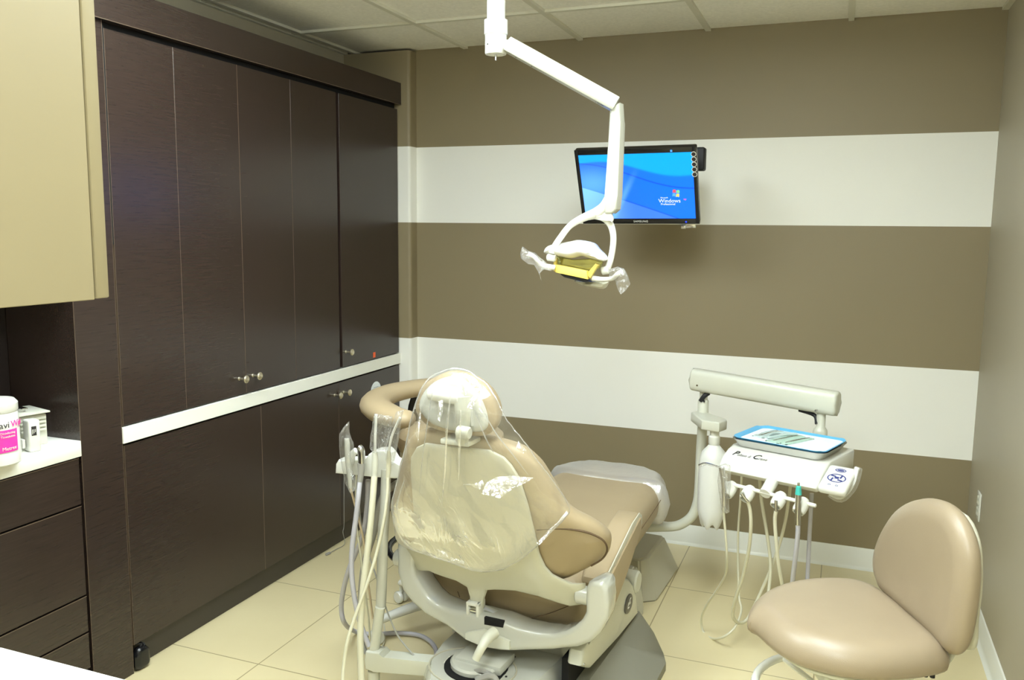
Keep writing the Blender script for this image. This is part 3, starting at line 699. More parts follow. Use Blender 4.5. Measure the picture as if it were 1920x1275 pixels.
# headrest
hr = [(781, 762), (786, 738), (802, 716), (828, 701), (853, 695), (888, 707), (914, 728), (930, 755), (934, 782), (928, 803), (912, 816), (886, 817), (856, 813), (828, 808), (803, 797), (786, 780)]
hy = lambda u, z: -.245+.9*(u-.02)**2
bm = B(); puff(bm, smooth2([(CF.f(*p, hy).x, CF.f(*p, hy).z) for p in hr], 3), lambda a, b_, h: V(a, hy(a, b_)+h, b_), .07, .022, .035, .014); he = obj('headrest', bm, 'tan', t, mtx=CM)
hs_ = [(784, 763), (789, 742), (806, 721), (832, 708), (858, 707), (880, 722), (900, 748), (911, 776), (913, 798), (904, 809), (886, 811), (858, 810), (830, 804), (805, 793), (791, 779)]
bm = B(); puff(bm, smooth2([(CF.f(*p, lambda u, z: hy(u, z)-.03).x, CF.f(*p, lambda u, z: hy(u, z)-.03).z) for p in hs_], 3), lambda a, b_, h: V(a, hy(a, b_)-.022-.35*abs(a-.035)*0-h, b_), .014, .004, .02, .012); hsh = obj('headrest_shell', bm, 'grey', he, mtx=CM)
cfv = lambda x, y, v: CF.v(x, y, v)
bm = B(); cyl(bm, cfv(806, 736, -.295), cfv(866, 746, -.295), .021, 24, .004); obj('pivot_barrel', bm, 'white', he, mtx=CM)
bm = B(); a0 = cfv(866, 744, -.30); tube(bm, [a0, cfv(868, 775, -.30), cfv(867, 805, -.285), cfv(866, 830, -.265)], [.026, .024, .020, .02], 12, 4, flat=.55, up=V(0, 1, 0)); obj('support_bracket', bm, 'offwhite', t, mtx=CM)
bm = B(); cyl(bm, cfv(858, 809, -.31), cfv(881, 813, -.31), .018, 20, .004); obj('tension_knob', bm, 'offwhite', t, mtx=CM)
bm = B(); c1 = cfv(858, 828, -.255); box(bm, c1.x-.045, c1.x+.045, -.275, -.2, c1.z-.007, c1.z+.008, .004); obj('bracket_base', bm, 'offwhite', t, mtx=CM)
bm = B(); prism(bm, [cfv(*p, -.289) for p in ((846, 745), (882, 752), (884, 800), (850, 800))], (0, .02, 0), .005); obj('headrest_plate', bm, 'grey', he, mtx=CM)
# cast frame: a wide U with a centre block
def fr(px, py, v=0): return CF.v(px, py, v)
fo = [(747, 1018), (752, 1012), (768, 1014), (778, 1020), (778, 1062), (782, 1080), (792, 1098), (806, 1118), (820, 1130), (845, 1140), (895, 1150), (918, 1156), (941, 1162), (975, 1176), (1010, 1184), (1040, 1187), (1062, 1182), (1080, 1172), (1093, 1160), (1100, 1146), (1101, 1100), (1106, 1089), (1128, 1087), (1140, 1098), (1143, 1130), (1141, 1160), (1128, 1184), (1110, 1202), (1085, 1211), (1040, 1216), (955, 1219), (940, 1218), (905, 1212), (872, 1197), (840, 1172), (800, 1150), (775, 1128), (757, 1104), (748, 1072)]
fyf = lambda u, z: -.03-.06*max(0, 1-abs(u-.0)/.25)*lerp(z, [.2, .35], [1, .0])
bm = B(); puff(bm, [(CF.f(*p, fyf).x, CF.f(*p, fyf).z) for p in fo], lambda a, b_, h: V(a, fyf(a, b_)+h, b_), .10, .012, .016, .014); cf_ = obj('cast_frame', bm, 'grey', t, mtx=CM)
bm = B(); box(bm, -.075, .085, -.11, .0, .192, .222, .008, 2); obj('swivel_block', bm, 'grey', t, mtx=CM)
bm = B(); prism(bm, [CF.f(*p, lambda u, z: fyf(u, z)-.022) for p in ((872, 1187), (906, 1181), (955, 1203), (955, 1219), (905, 1213), (872, 1199))], (0, .04, 0), .002, 2); obj('frame_block', bm, 'offwhite', cf_, mtx=CM)
bm = B(); prism(bm, [CF.f(*p, lambda u, z: fyf(u, z)-.0135) for p in ((908, 1157), (944, 1165), (943, 1177), (908, 1171))], (0, .01, 0)); obj('recess_shade', bm, 'gap', cf_, mtx=CM)  # black plate on the frame stands in for the shade of a recess
bm = B(); tube(bm, [cfv(927, 1186, -.13), cfv(915, 1196, -.16), cfv(903, 1214, -.19), cfv(892, 1236, -.20)], [.018, .017, .013, .012], 14, 5); obj('release_lever', bm, 'offwhite', t, mtx=CM)
for s_ in (-1, 1):
    bm = B(); xx = -.335 if s_ < 0 else .318
    cyl(bm, (xx-s_*.03, -.01, .458), (xx+s_*.012, -.01, .458), .028, 24, .004); obj('pivot_cap', bm, 'grey', cf_, mtx=CM)
# seat and leg rest
def seat_f(a, b_, h):
    zc = lerp(b_, [.06, .3, .7, 1.0, 1.3], [.375, .385, .41, .435, .425])
    return V(a, b_, zc+h)
so_ = [(-.27, .10), (-.2, .07), (.0, .06), (.2, .07), (.27, .10), (.285, .3), (.27, .68), (.262, 1.0), (.225, 1.16), (.12, 1.235), (.0, 1.245), (-.1, 1.235), (-.185, 1.16), (-.22, 1.0), (-.25, .68), (-.275, .3)]
bm = B(); puff(bm, smooth2(so_, 3), seat_f, .075, .10, .075, .025); se = obj('seat', bm, 'tan', t, mtx=CM)
bm = B(); tube(bm, [seat_f(-.26, .1, .02), seat_f(-.262, .7, .02), seat_f(-.235, 1.0, .02), seat_f(-.19, 1.15, .02), seat_f(-.05, 1.245, .02), seat_f(.1, 1.245, .02), seat_f(.232, 1.15, .02), seat_f(.268, 1.0, .02), seat_f(.28, .6, .02)], .0015, 6, 4)
tube(bm, [cfv(855, 1100, .08), cfv(862, 1120, .06)], .0015, 6); tube(bm, [cfv(1068, 1135, .06), cfv(1030, 1150, .055), cfv(985, 1162, .05)], .0015, 6, 4); obj('seam', bm, 'seam', se, mtx=CM)
bm = B(); tc_ = [(-.215, .98), (.268, .98), (.262, 1.08), (.235, 1.175), (.125, 1.258), (.0, 1.266), (-.105, 1.256), (-.2, 1.175)]
puff(bm, smooth2(tc_, 3), lambda a, b_, h: seat_f(a, b_, h)+V(0, 0, .004*noise.noise(V(a*14, b_*40, 0))), .089, .10, .05, .02); obj('toe_cover', bm, film('toe_cover_film', .55, .8, rough=.2, bscale=10, bump=.3, dif=.65), t, mtx=CM)
# right and left armrests
for s_ in (1, -1):
    X = (lambda x: x) if s_ > 0 else (lambda x: -.03-x+.01)
    prof = [(.085, .455), (.10, .435), (.15, .42), (.27, .415), (.36, .45), (.44, .50), (.475, .53), (.47, .562), (.44, .578), (.36, .566), (.11, .478), (.09, .47)]
    bm = B(); prism(bm, [(X(.262), a, b_) for a, b_ in prof], (X(.338)-X(.262), 0, 0), .012, 3); arm_ = obj('armrest', bm, 'tan', t, mtx=CM)
    bm = B(); prism(bm, [(X(.338), a, b_) for a, b_ in prof], (X(.342)-X(.338), 0, 0), .0015, 2); obj('armrest_trim', bm, 'shell', arm_, mtx=CM)
    bm = B(); prism(bm, [(X(.33), a, b_) for a, b_ in [(.12, .465), (.44, .562), (.45, .52), (.33, .44), (.26, .40), (.15, .345), (.135, .38)]], (X(.348)-X(.33), 0, 0), .003, 2); obj('armrest_side', bm, 'tan', arm_, mtx=CM)
# lift tower with round logo
tw = [(1168, 1079), (1181, 1086), (1186, 1099), (1192, 1118), (1198, 1150), (1160, 1193), (1108, 1254), (1091, 1250), (1095, 1222), (1104, 1203), (1118, 1190), (1142, 1154), (1144, 1126)]
bm = B(); prism(bm, [CF.u(*p, .31) for p in tw], (-.05, 0, 0), .012, 3); twr = obj('lift_tower', bm, 'offwhite', t, mtx=CM)
bm = B(); lc = CF.u(1178, 1132, .311); Ml = basis(lc, (0, 1, 0), (0, 0, 1))
lathe(bm, [(.030, -.001), (.030, .002), (.028, .003), (0, .003)], 32, Ml @ Matrix.Diagonal((1.45, 1.1, 1, 1))); lg = obj('logo_plate', bm, 'logo', twr, mtx=CM)
bm = B(); text_bm(bm, 'P', .028, Ml @ Matrix.Translation((-.010, -.004, .0034)), shear=.4); text_bm(bm, 'C', .024, Ml @ Matrix.Translation((.009, .006, .0034)), shear=.4)
text_bm(bm, 'elton', .008, Ml @ Matrix.Translation((-.004, -.012, .0034)), shear=.4); text_bm(bm, 'rane', .008, Ml @ Matrix.Translation((.012, -.002, .0034)), shear=.4); obj('logo_lettering', bm, 'white', lg, mtx=CM)
bm = B(); hb = CF.u(1176, 1089, .27); cyl(bm, (.2, hb.y+.03, hb.z-.01), (.305, hb.y+.03, hb.z-.01), .04, 28, .006); obj('lift_hub', bm, 'offwhite', t, mtx=CM)
bm = B(); sc_ = CF.u(1095, 1246, .315); cyl(bm, sc_, sc_+V(.003, 0, 0), .005, 12); obj('screw', bm, 'steel', twr, mtx=CM)
# lift arm between base and seat, with a black box as the shade beside it
bm = B(); box(bm, -.16, .24, .1, .75, .06, .26, .01); obj('lift_arm', bm, 'grey', t, mtx=CM)
bm = B(); box(bm, .24, .262, .0, .6, .02, .24); obj('side_recess_shade', bm, 'gap', t, mtx=CM)
# base cover
bm = B()
rings = []
for z, g_ in ((.0, 0), (.03, .0), (.12, -.025), (.172, -.045), (.19, -.065)):
    pts = [(-.21, .9), (-.21, -.05), (-.185, -.16), (-.12, -.26), (-.02, -.30), (.10, -.30), (.18, -.25), (.22, -.14), (.235, 0), (.235, .9)]
    rings.append([bm.verts.new((x*(1+g_*2.2), y+(g_*-.9 if y < .5 else 0), z)) for x, y in pts])
for a, b_ in zip(rings, rings[1:]):
    for i in range(len(a)): bm.faces.new((a[i], a[(i+1) % len(a)], b_[(i+1) % len(a)], b_[i]))
bm.faces.new(rings[-1]); bm.faces.new(list(reversed(rings[0])))
bs_ = obj('base_cover', bm, 'grey', t, mtx=CM, angle=25)
bm = B(); tube(bm, [(-.02+.14*math.cos(a), -.09+.115*math.sin(a), .1905) for a in [PI*2*k/40 for k in range(40)]], .003, 6, closed=True); obj('base_ring', bm, 'utilbox', bs_, mtx=CM)
bm = B(); cyl(bm, (-.01, -.075, .19), (-.01, -.075, .213), .085, 32, .006); obj('swivel_hub', bm, 'grey', t, mtx=CM)
bm = B(); cyl(bm, (-.012, -.08, .188), (-.012, -.08, .1935), .1, 32); obj('swivel_gap_shade', bm, 'gap', t, mtx=CM)  # black disc stands in for the shade under the hub
for q_ in ((848, 1233), (965, 1232), (949, 1269)): p = CF.z(*q_, .1905); obj('screw', cyl(B(), p, p+V(0, 0, .002), .0035, 10), 'blackm', bs_, mtx=CM)
bm = B(); a = CF.z(905, 1268, .19); box(bm, a.x-.045, a.x+.055, a.y-.05, a.y+.025, .186, .1915, .001); obj('cable_opening', bm, 'gap', bs_, mtx=CM)
bm = B(); tube(bm, [CF.z(885, 1262, .2), CF.z(900, 1258, .215), CF.z(918, 1264, .21), CF.z(930, 1275, .18)], .008, 8, 4); tube(bm, [CF.z(893, 1275, .2), CF.z(915, 1268, .215), CF.z(928, 1272, .21), CF.z(935, 1290, .19)], .010, 8, 4); obj('cable', bm, 'hose_g', bs_, mtx=CM)
# rubber foot plate
bm = B()
for pts, z in (([(.30, .62, .135), (.30, .10, .135), (.30, -.25, .135), (.27, -.45, .12)], 0),):
    inner = [V(.30, .62, .14), V(.30, .35, .14), (V(.30, .10, .14)), V(.30, -.3, .13)]
    outer = [V(.335, .70, .03), V(.41, .56, .03), V(.435, .50, .03), V(.44, .30, .03), V(.42, -.35, .03)]
vi = [bm.verts.new(p) for p in inner]; vo = [bm.verts.new(p) for p in outer]; vb = [bm.verts.new((p.x, p.y, .0)) for p in outer]; vib = [bm.verts.new((.262, p.y, 0)) for p in inner]; vit = [bm.verts.new((.262, p.y, p.z)) for p in inner]
bm.faces.new((vi[0], vo[0], vo[1])); bm.faces.new((vi[0], vo[1], vi[1])); bm.faces.new((vi[1], vo[1], vo[2])); bm.faces.new((vi[1], vo[2], vi[2])); bm.faces.new((vi[2], vo[2], vo[3])); bm.faces.new((vi[2], vo[3], vi[3])); bm.faces.new((vi[3], vo[3], vo[4]))
for i in range(4): bm.faces.new((vo[i], vb[i], vb[i+1], vo[i+1]))
for i in range(3): bm.faces.new((vi[i], vi[i+1], vit[i+1], vit[i])); bm.faces.new((vit[i], vit[i+1], vib[i+1], vib[i]))
bm.faces.new((vi[0], vit[0], vib[0], vb[0], vo[0])); bm.faces.new((vi[3], vo[4], vb[4], vib[3], vit[3]))
bm.faces.new([vb[0], vb[1], vb[2], vb[3], vb[4], vib[3], vib[2], vib[1], vib[0]])
bmesh.ops.bevel(bm, geom=[e for e in bm.edges if e.calc_face_angle(0) > .35], offset=.008, segments=3, affect='EDGES')
obj('foot_plate', bm, 'rubber', t, mtx=CM)
# floor utility box at the foot end
bm = B()
lo = [(.02, .99, 0), (.20, .985, 0), (.255, 1.03, 0), (.25, 1.42, 0), (.02, 1.42, 0)]; hi = [(.04, 1.03, .17), (.175, 1.03, .17), (.195, 1.09, .165), (.185, 1.38, .16), (.04, 1.38, .16)]
a = [bm.verts.new(p) for p in lo]; b_ = [bm.verts.new(p) for p in hi]
for i in range(5): bm.faces.new((a[i], a[(i+1) % 5], b_[(i+1) % 5], b_[i]))
bm.faces.new(b_); bm.faces.new(list(reversed(a)))
bmesh.ops.bevel(bm, geom=list(bm.edges), offset=.008, segments=3, affect='EDGES')
o = obj('utility_box', bm, 'utilbox', None, mtx=CM); tag(o, 'grey green floor utility box with chamfered sides beyond the chair base', 'utility box')

# clear cover over the headrest and backrest
bag = [(848, 691), (872, 694), (898, 708), (922, 732), (938, 762), (952, 790), (970, 812), (990, 838), (1015, 872), (1042, 908), (1067, 950), (1062, 968), (1036, 995), (1008, 1022), (975, 1050), (935, 1069), (890, 1070), (840, 1052), (790, 1037), (762, 1022), (744, 997), (735, 950), (740, 920), (750, 880), (762, 830), (770, 790), (780, 755), (795, 720), (820, 699)]
def bag_y(u, z):
    return min(shell_y(u, z)-.012, lerp(z, [.4, .5, .6, .7, .8, .85, .9, .95, 1.0, 1.05, 1.1, 1.15, 1.2], [-.06, -.105, -.15, -.20, -.248, -.272, -.296, -.317, -.332, -.338, -.334, -.318, -.29]))
def folds(a, b_, q):
    apex = V(.03, 1.16); ang = math.atan2(a-apex.x, apex.y-b_); rad = math.hypot(a-apex.x, apex.y-b_)
    rg = lambda x, y, z: (1-abs(noise.noise(V(x, y, z)))*2.2)
    ray_ = rg(ang*4.5, rad*1.2, 3)*.014*min(1, rad*5)          # long folds falling from the headrest
    crum = rg(a*7+b_*3, b_*7, 5)*.009
    fine = rg(a*19, b_*16, 9)*.003
    return (0, q*max(0, .014+ray_+crum+fine))
bo = smooth2([(CF.f(*p, bag_y).x, CF.f(*p, bag_y).z) for p in bag], 3)
bm = B(); puff(bm, bo, lambda a, b_, h: V(a, bag_y(a, b_)+(h if h < 0 else h*1), b_), .0, .016, .03, .0085, wr=folds)
# keep only the rear sheet plus a hem turned forward over the shoulders
kill = [f for f in bm.faces if False]
o = obj('plastic_cover', bm, 'film', None, mtx=CM, angle=60, fixn=True); tag(o, 'clear crinkled plastic cover draped over the chair headrest and backrest', 'cover')

cover = o
hem = [CF.f(p[0], p[1], lambda u, z: bag_y(u, z)-.004) for p in bag]
bm = B(); hp2 = catmull(hem, 5, True); hp2 = [p+V(0, .004*noise.noise(p*60), .004*noise.noise(p*50+V(3, 1, 0))) for p in hp2]
tube(bm, hp2, .0022, 6, closed=True, flat=.5); obj('hem', bm, 'crease_glint', cover, mtx=CM)
def crease_glint(pts, light, off=.022, jit=.08, name='crease_glint'):
    '''film facet added as a glint, its normal bisecting view and ceiling light'''
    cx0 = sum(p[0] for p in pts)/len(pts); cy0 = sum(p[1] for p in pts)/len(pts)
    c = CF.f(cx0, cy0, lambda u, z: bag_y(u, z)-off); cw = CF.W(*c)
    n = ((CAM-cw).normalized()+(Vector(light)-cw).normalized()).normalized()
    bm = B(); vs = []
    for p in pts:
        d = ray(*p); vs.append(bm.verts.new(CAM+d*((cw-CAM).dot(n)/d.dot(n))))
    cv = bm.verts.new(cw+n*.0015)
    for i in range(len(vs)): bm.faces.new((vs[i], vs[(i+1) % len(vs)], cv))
    obj(name, bm, 'crease_glint', cover, angle=3)
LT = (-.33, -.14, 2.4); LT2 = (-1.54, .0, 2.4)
crease_glint([(903, 926), (912, 905), (932, 894), (962, 892), (1001, 896), (982, 907), (962, 916), (938, 934)], LT)
crease_glint([(866, 908), (890, 907), (904, 900), (908, 908), (900, 918), (886, 912)], LT2)
crease_glint([(838, 712), (850, 701), (868, 698), (880, 706), (872, 716), (856, 712), (846, 722)], LT)
crease_glint([(872, 700), (888, 706), (902, 722), (906, 738), (896, 752), (884, 768), (876, 764), (888, 742), (884, 722)], LT)
crease_glint([(866, 716), (878, 716), (880, 732), (872, 742), (862, 736)], LT2)
crease_glint([(822, 752), (831, 750), (830, 772), (825, 790), (820, 786)], LT)
crease_glint([(1006, 1018), (1030, 992), (1058, 968), (1063, 956), (1066, 964), (1040, 992), (1012, 1022)], LT, .004)
crease_glint([(820, 1030), (838, 1036), (842, 1046), (826, 1044)], LT, .01)
crease_glint([(844, 1044), (872, 1052), (870, 1058), (846, 1052)], LT, .01)
crease_glint([(972, 826), (988, 846), (980, 850), (968, 840)], LT, .01)
crease_glint([(778, 812), (784, 780), (790, 760), (788, 790), (784, 830)], LT2, .01)
for a0, pts in ((0, [(812, 728), (802, 790), (792, 860), (786, 930)]), (1, [(846, 730), (838, 800), (834, 880), (828, 950)]), (2, [(900, 760), (930, 812), (960, 850), (990, 890)]), (3, [(864, 770), (862, 830), (860, 900)]), (4, [(758, 900), (744, 950), (752, 985), (768, 1012)]), (5, [(890, 770), (910, 820), (926, 850)])):
    bm = B(); q_ = [CF.f(p[0], p[1], lambda u, z: bag_y(u, z)-.02) for p in pts]
    tube(bm, q_, [.0012, .0035, .003, .001], 6, 6, flat=.4); obj('fold', bm, 'crease_glint', cover, mtx=CM)

# ================================================================ RIGHT DELIVERY UNIT
BF = Frame((-.54, 3.5, 0), -19.5)
t = thing('delivery_unit', 'white dentist delivery unit on a bent post right of the chair, facing the stool', 'delivery unit', (-.5, 3.5, 0))
P = lambda u, v, w: BF.W(u, v, w)
j0 = CF.W(.15, .95, .30)
bm = B(); pp = [WORLD.v(1150, 992, 3.42), WORLD.v(1190, 989, 3.45), WORLD.v(1240, 988, 3.48), WORLD.v(1272, 985, 3.49), WORLD.v(1296, 969, 3.5), WORLD.v(1307, 945, 3.5), WORLD.v(1311, 915, 3.5), WORLD.v(1314, 850, 3.5), WORLD.v(1317, 800, 3.5), WORLD.v(1319, 757, 3.5)]
tube(bm, pp, .0205, 18, 5); obj('post', bm, 'offwhite', t)
pt_ = WORLD.v(1320, 745, 3.5)
bm = B(); lathe(bm, [(.0225, -.09), (.0225, 0), (.019, .006), (.0165, .008), (.0165, .05)], 24, Matrix.Translation(WORLD.v(1319, 752, 3.5))); obj('post_collar', bm, 'offwhite', t)
bm = B(); cyl(bm, WORLD.v(1320, 752, 3.475), WORLD.v(1320, 753, 3.47), .004); obj('screw', bm, 'blackm', t)
# foot of the arm fixed to the chair
# beam
b0 = P(-.016, 0, .925); b1 = P(.586, 0, .905); bd = (b1-b0).normalized(); bs1 = bd.cross(V(0, 0, 1)).normalized(); bs2 = bs1.cross(bd)
bm = B(); sec = []
for k in range(20):
    a = 2*PI*k/20; c_, s_ = math.cos(a), math.sin(a)
    sec.append((.034*abs(c_)**.6*(1 if c_ > 0 else -1), .046*abs(s_)**.6*(1 if s_ > 0 else -1)))
prism(bm, [b0+bs1*a+bs2*b_ for a, b_ in sec], b1-b0, .012, 4); bmo = obj('balance_arm', bm, 'offwhite', t, angle=50)
for q_ in (WORLD.v(1310, 722, 3.47), WORLD.v(1532, 769, 3.27)): obj('screw', cyl(B(), q_, q_+V(-.005, -.012, 0), .004, 10), 'steel', bmo)
bm = B(); tube(bm, [P(.03, 0, .885), P(.06, 0, .878), P(.045, -.01, .862), P(.03, -.01, .84)], .009, 8, 4); obj('cable', bm, 'blackm', t); bm = B(); tube(bm, [P(.44, 0, .862), P(.5, 0, .85), P(.515, -.01, .82)], .008, 8, 4); obj('cable', bm, 'blackm', t)
bm = B(); e0 = P(.525, 0, .0)
lathe(bm, [(.0165, .87), (.0165, .81), (.024, .80), (.026, .793), (.026, .70)][::-1], 24, Matrix.Translation((e0.x, e0.y, 0))); lathe(bm, [(.0268, .775), (.0268, .779)], 24, Matrix.Translation((e0.x, e0.y, 0))); obj('drop_post', bm, 'offwhite', t)
# bottle bracket and water bottle
bm = B(); a0 = BF.v(1318, 795, -.02); 
prism(bm, [(.0, .01, .752), (.055, .01, .752), (.165, -.045, .752), (.178, -.065, .752), (.178, -.13, .752), (.105, -.135, .752), (.0, -.03, .752)], (0, 0, .04), .006, 3); obj('bottle_bracket', bm, 'offwhite', t, mtx=BF.M)
bt = P(.142, -.095, 0)
bm = B(); lathe(bm, [(.021, .755), (.021, .70), (.024, .695), (.024, .725)][0:2], 20, Matrix.Translation((bt.x, bt.y, 0)))
obj('bottle_neck_fitting', lathe(B(), [(.020, .692), (.023, .696), (.023, .725), (.018, .73), (.018, .757)], 24, Matrix.Translation((bt.x, bt.y, 0))), 'white', t)
tb = thing('water_bottle', 'milky white water bottle hanging upside down from the delivery post bracket', 'bottle', (bt.x, bt.y, .36))
bm = B(); prof = []
lathe(bm, [(.0, .372), (.02, .368), (.034, .36), (.042, .372), (.05, .40), (.0555, .43), (.057, .5), (.057, .60), (.055, .635), (.046, .662), (.030, .680), (.020, .692), (0, .692)], 32, Matrix.Translation((bt.x, bt.y, 0)))
for v in bm.verts:
    if v.co.z < .40:
        a = math.atan2(v.co.y-bt.y, v.co.x-bt.x); v.co.z += .012*math.cos(a*5)*(1 if v.co.z < .39 else .5)
obj('body', bm, 'milky', tb)
# head
HF = Frame((-.144, 3.12, 0), -19.3); HM = HF.M
bm = B(); prof = [(.14, .70), (.14, .768), (-.085, .768), (-.13, .762), (-.175, .74), (-.198, .716), (-.202, .700), (-.19, .686), (-.15, .682), (.12, .690)]
prism(bm, [(-.172, a, b_) for a, b_ in prof], (.356, 0, 0), .009, 3); hd = obj('control_head', bm, 'white', t, mtx=HM, angle=50)
bm = B()
fx = V(1, 0, 0); fslope = (V(0, -.13, .762)-V(0, -.175, .74)).normalized()
Mt = basis(V(-.068, -.153, .7518), fx, fslope)
Mt = Mt @ Matrix.Translation((0, 0, .0015))
bm = B(); text_bm(bm, 'P', .034, Mt @ Matrix.Translation((-.065, .002, 0)), shear=.45); text_bm(bm, 'C', .034, Mt @ Matrix.Translation((.012, .002, 0)), shear=.45); obj('script_lettering', bm, 'print', hd, mtx=HM)
bm = B(); text_bm(bm, 'elton &', .017, Mt @ Matrix.Translation((-.030, -.003, 0)), shear=.45); text_bm(bm, 'rane', .017, Mt @ Matrix.Translation((.040, -.003, 0)), shear=.45); obj('script_lettering', bm, 'greyprint', hd, mtx=HM)
# touch pad
kf = basis(HF.L(HF.W(.232, -.165, .742)), fx, V(0, .60, .30))
bm = B(); box(bm, -.046, .046, -.062, .062, -.03, .0, .012, 4, kf); kp = obj('touch_pad', bm, 'white', t, mtx=HM)
def ring_(bm, cx, cy, rx, ry, w, Mx, z=.0004):
    n = 28; A = []; C_ = []
    for i in range(n):
        a = 2*PI*i/n; A.append(bm.verts.new(Mx @ V(cx+rx*math.cos(a), cy+ry*math.sin(a), z))); C_.append(bm.verts.new(Mx @ V(cx+(rx-w)*math.cos(a), cy+(ry-w)*math.sin(a), z)))
    for i in range(n): bm.faces.new((A[i], A[(i+1) % n], C_[(i+1) % n], C_[i]))
bm = B(); ring_(bm, 0, .035, .018, .009, .0035, kf); ring_(bm, 0, .035, .012, .004, .0039, kf); ring_(bm, .0, -.005, .030, .021, .004, kf)
for a in (45, 135, 225, 315):
    r_ = math.radians(a); c_ = V(.018*math.cos(r_), -.005+.012*math.sin(r_), .0004); box(bm, -.008, .008, -.003, .003, 0, .0004, 0, 1, kf @ Matrix.Translation(c_) @ Matrix.Rotation(r_+.6, 4, 'Z'))
box(bm, -.007, .007, -.010, .0, 0, .0005, 0, 1, kf @ Matrix.Translation((0, .002, 0)))
for x in (-.012, .012): ring_(bm, x, -.040, .005, .0035, .0018, kf)
obj('printed_buttons', bm, 'navy', kp, mtx=HM, fixn=False)
# grab handle with sleeve
hpts = [HF.v(1556, 925, -.165), HF.v(1575, 932, -.16), HF.v(1592, 918, -.15), HF.v(1601, 898, -.13), HF.v(1607, 878, -.11)]
bm = B(); tube(bm, hpts, .0085, 12, 5); hdl = obj('grab_handle', bm, 'white', t, mtx=HM)
bm = B(); tube(bm, [p+V(.001*i, 0, .002*(-1)**i) for i, p in enumerate(hpts)], [.014, .016, .017, .016, .013], 12, 5); obj('handle_sleeve', bm, 'sleeve', hdl, mtx=HM)
# neck and holder bar
bm = B(); tube(bm, [HF.v(1452, 895, -.17), HF.v(1443, 912, -.22), HF.v(1434, 926, -.255)], [.022, .021, .019], 18, 4); 
c_ = HF.v(1434, 927, -.257); obj('holder_neck', bm, 'white', t, mtx=HM)
bar0 = HF.v(1360, 905, -.25); bar1 = HF.v(1528, 948, -.25)
bm = B(); tube(bm, [bar0, bar1], .0068, 12); lathe(bm, [(0, -.006), (.006, -.003), (.0068, 0)], 12, axis_m(bar1, bar1+(bar0-bar1))); hbar = obj('holder_bar', bm, 'white', t, mtx=HM)
HD = [(1369, 917), (1403, 925), (1461, 937), (1503, 948)]
for k, q_ in enumerate(HD):
    c_ = HF.v(*q_, -.25)
    bm = B(); d_ = V(-.10, -.72, -.62).normalized()
    lathe(bm, [(0, -.026), (.014, -.024), (.021, -.014), (.0225, 0), (.022, .02), (.019, .03), (.0145, .031), (.0145, .004), (0, .004)], 24, axis_m(c_-d_*.002, c_+d_)); ho = obj('instrument_holder', bm, 'white', hbar, mtx=HM)
    bm = B(); lathe(bm, [(.0142, .005), (0, .006)], 20, axis_m(c_, c_+d_)); obj('holder_socket', bm, 'hose_g' if k != 2 else 'blackm', ho, mtx=HM)
# handpieces and hoses of the unit
def hv(x, y, v=-.27): return HF.W(*HF.v(x, y, v))
def hose(name, label, pts, r, m, grp=None, k=6, n=10, extra=None):
    bm = B(); tube(bm, pts, r, n, k)
    o = obj(name, bm, m, None); tag(o, label, 'hose', grp); return o
tp = thing('air_water_syringe', 'syringe in a clear barrier sleeve, leftmost holder of the right delivery unit', 'syringe', HF.W(*HF.v(1358, 915, -.29)))
bm = B(); tube(bm, [hv(1310, 872, -.29), hv(1322, 868, -.29), hv(1342, 873, -.29), hv(1352, 878, -.29)], .0022, 8, 5); obj('tip', bm, 'steel', tp)
bm = B(); tube(bm, [hv(1353, 876, -.29), hv(1356, 900, -.29), hv(1358, 930, -.29), hv(1357, 950, -.29)], [.010, .008, .008, .006], 12, 4); obj('handle', bm, 'steel', tp)
bm = B(); sl = [(1350, 872), (1360, 869), (1369, 873), (1370, 905), (1366, 945), (1368, 960), (1362, 963), (1354, 958), (1350, 930), (1346, 900)]
puff(bm, [(HF.v(*p, -.29).x, HF.v(*p, -.29).z) for p in sl], lambda a, b_, h: V(a, -.29-h+.004*noise.noise(V(a*50, 0, b_*50)), b_), .014, .014, .012, .008); obj('barrier_sleeve', bm, 'sleeve', tp, mtx=HM)
bm = B(); sl = [(1309, 874), (1318, 868), (1322, 868), (1348, 873), (1350, 878), (1325, 872), (1312, 876)]
puff(bm, [(HF.v(*p, -.29).x, HF.v(*p, -.29).z) for p in sl], lambda a, b_, h: V(a, -.29-h, b_), .006, .006, .006, .006); obj('tip_sleeve', bm, 'sleeve', tp, mtx=HM)
tp = thing('slow_speed_handpiece', 'silver handpiece lying in the second holder of the right delivery unit', 'handpiece', hv(1395, 930, -.28))
bm = B(); tube(bm, [hv(1391, 924, -.285), hv(1396, 932, -.28), hv(1403, 940, -.272)], [.008, .006, .006], 12, 3); obj('body', bm, 'steel', tp)
tp = thing('fitting_handpiece', 'bare metal hose fitting hanging in the third holder of the right delivery unit', 'handpiece', hv(1454, 950, -.285))
bm = B(); tube(bm, [hv(1455, 938, -.285), hv(1455, 960, -.285)], .0055, 12); obj('body', bm, 'steel', tp)
tp = thing('scaler_handpiece', 'upright steel handpiece with a teal grip in the rightmost holder', 'handpiece', hv(1497, 985, -.285))
bm = B(); cyl(bm, hv(1496, 984, -.285), hv(1497, 926, -.285), .0095, 16, .001); obj('body', bm, 'steel', tp)
bm = B(); cyl(bm, hv(1497, 928, -.285), hv(1497.5, 911, -.285), .0105, 16, .002, r2=.008); obj('grip', bm, 'teal', tp)
bm = B(); cyl(bm, hv(1497.5, 911, -.285), hv(1497.5, 905, -.285), .0045, 12, .001); obj('tip', bm, 'steel', tp)
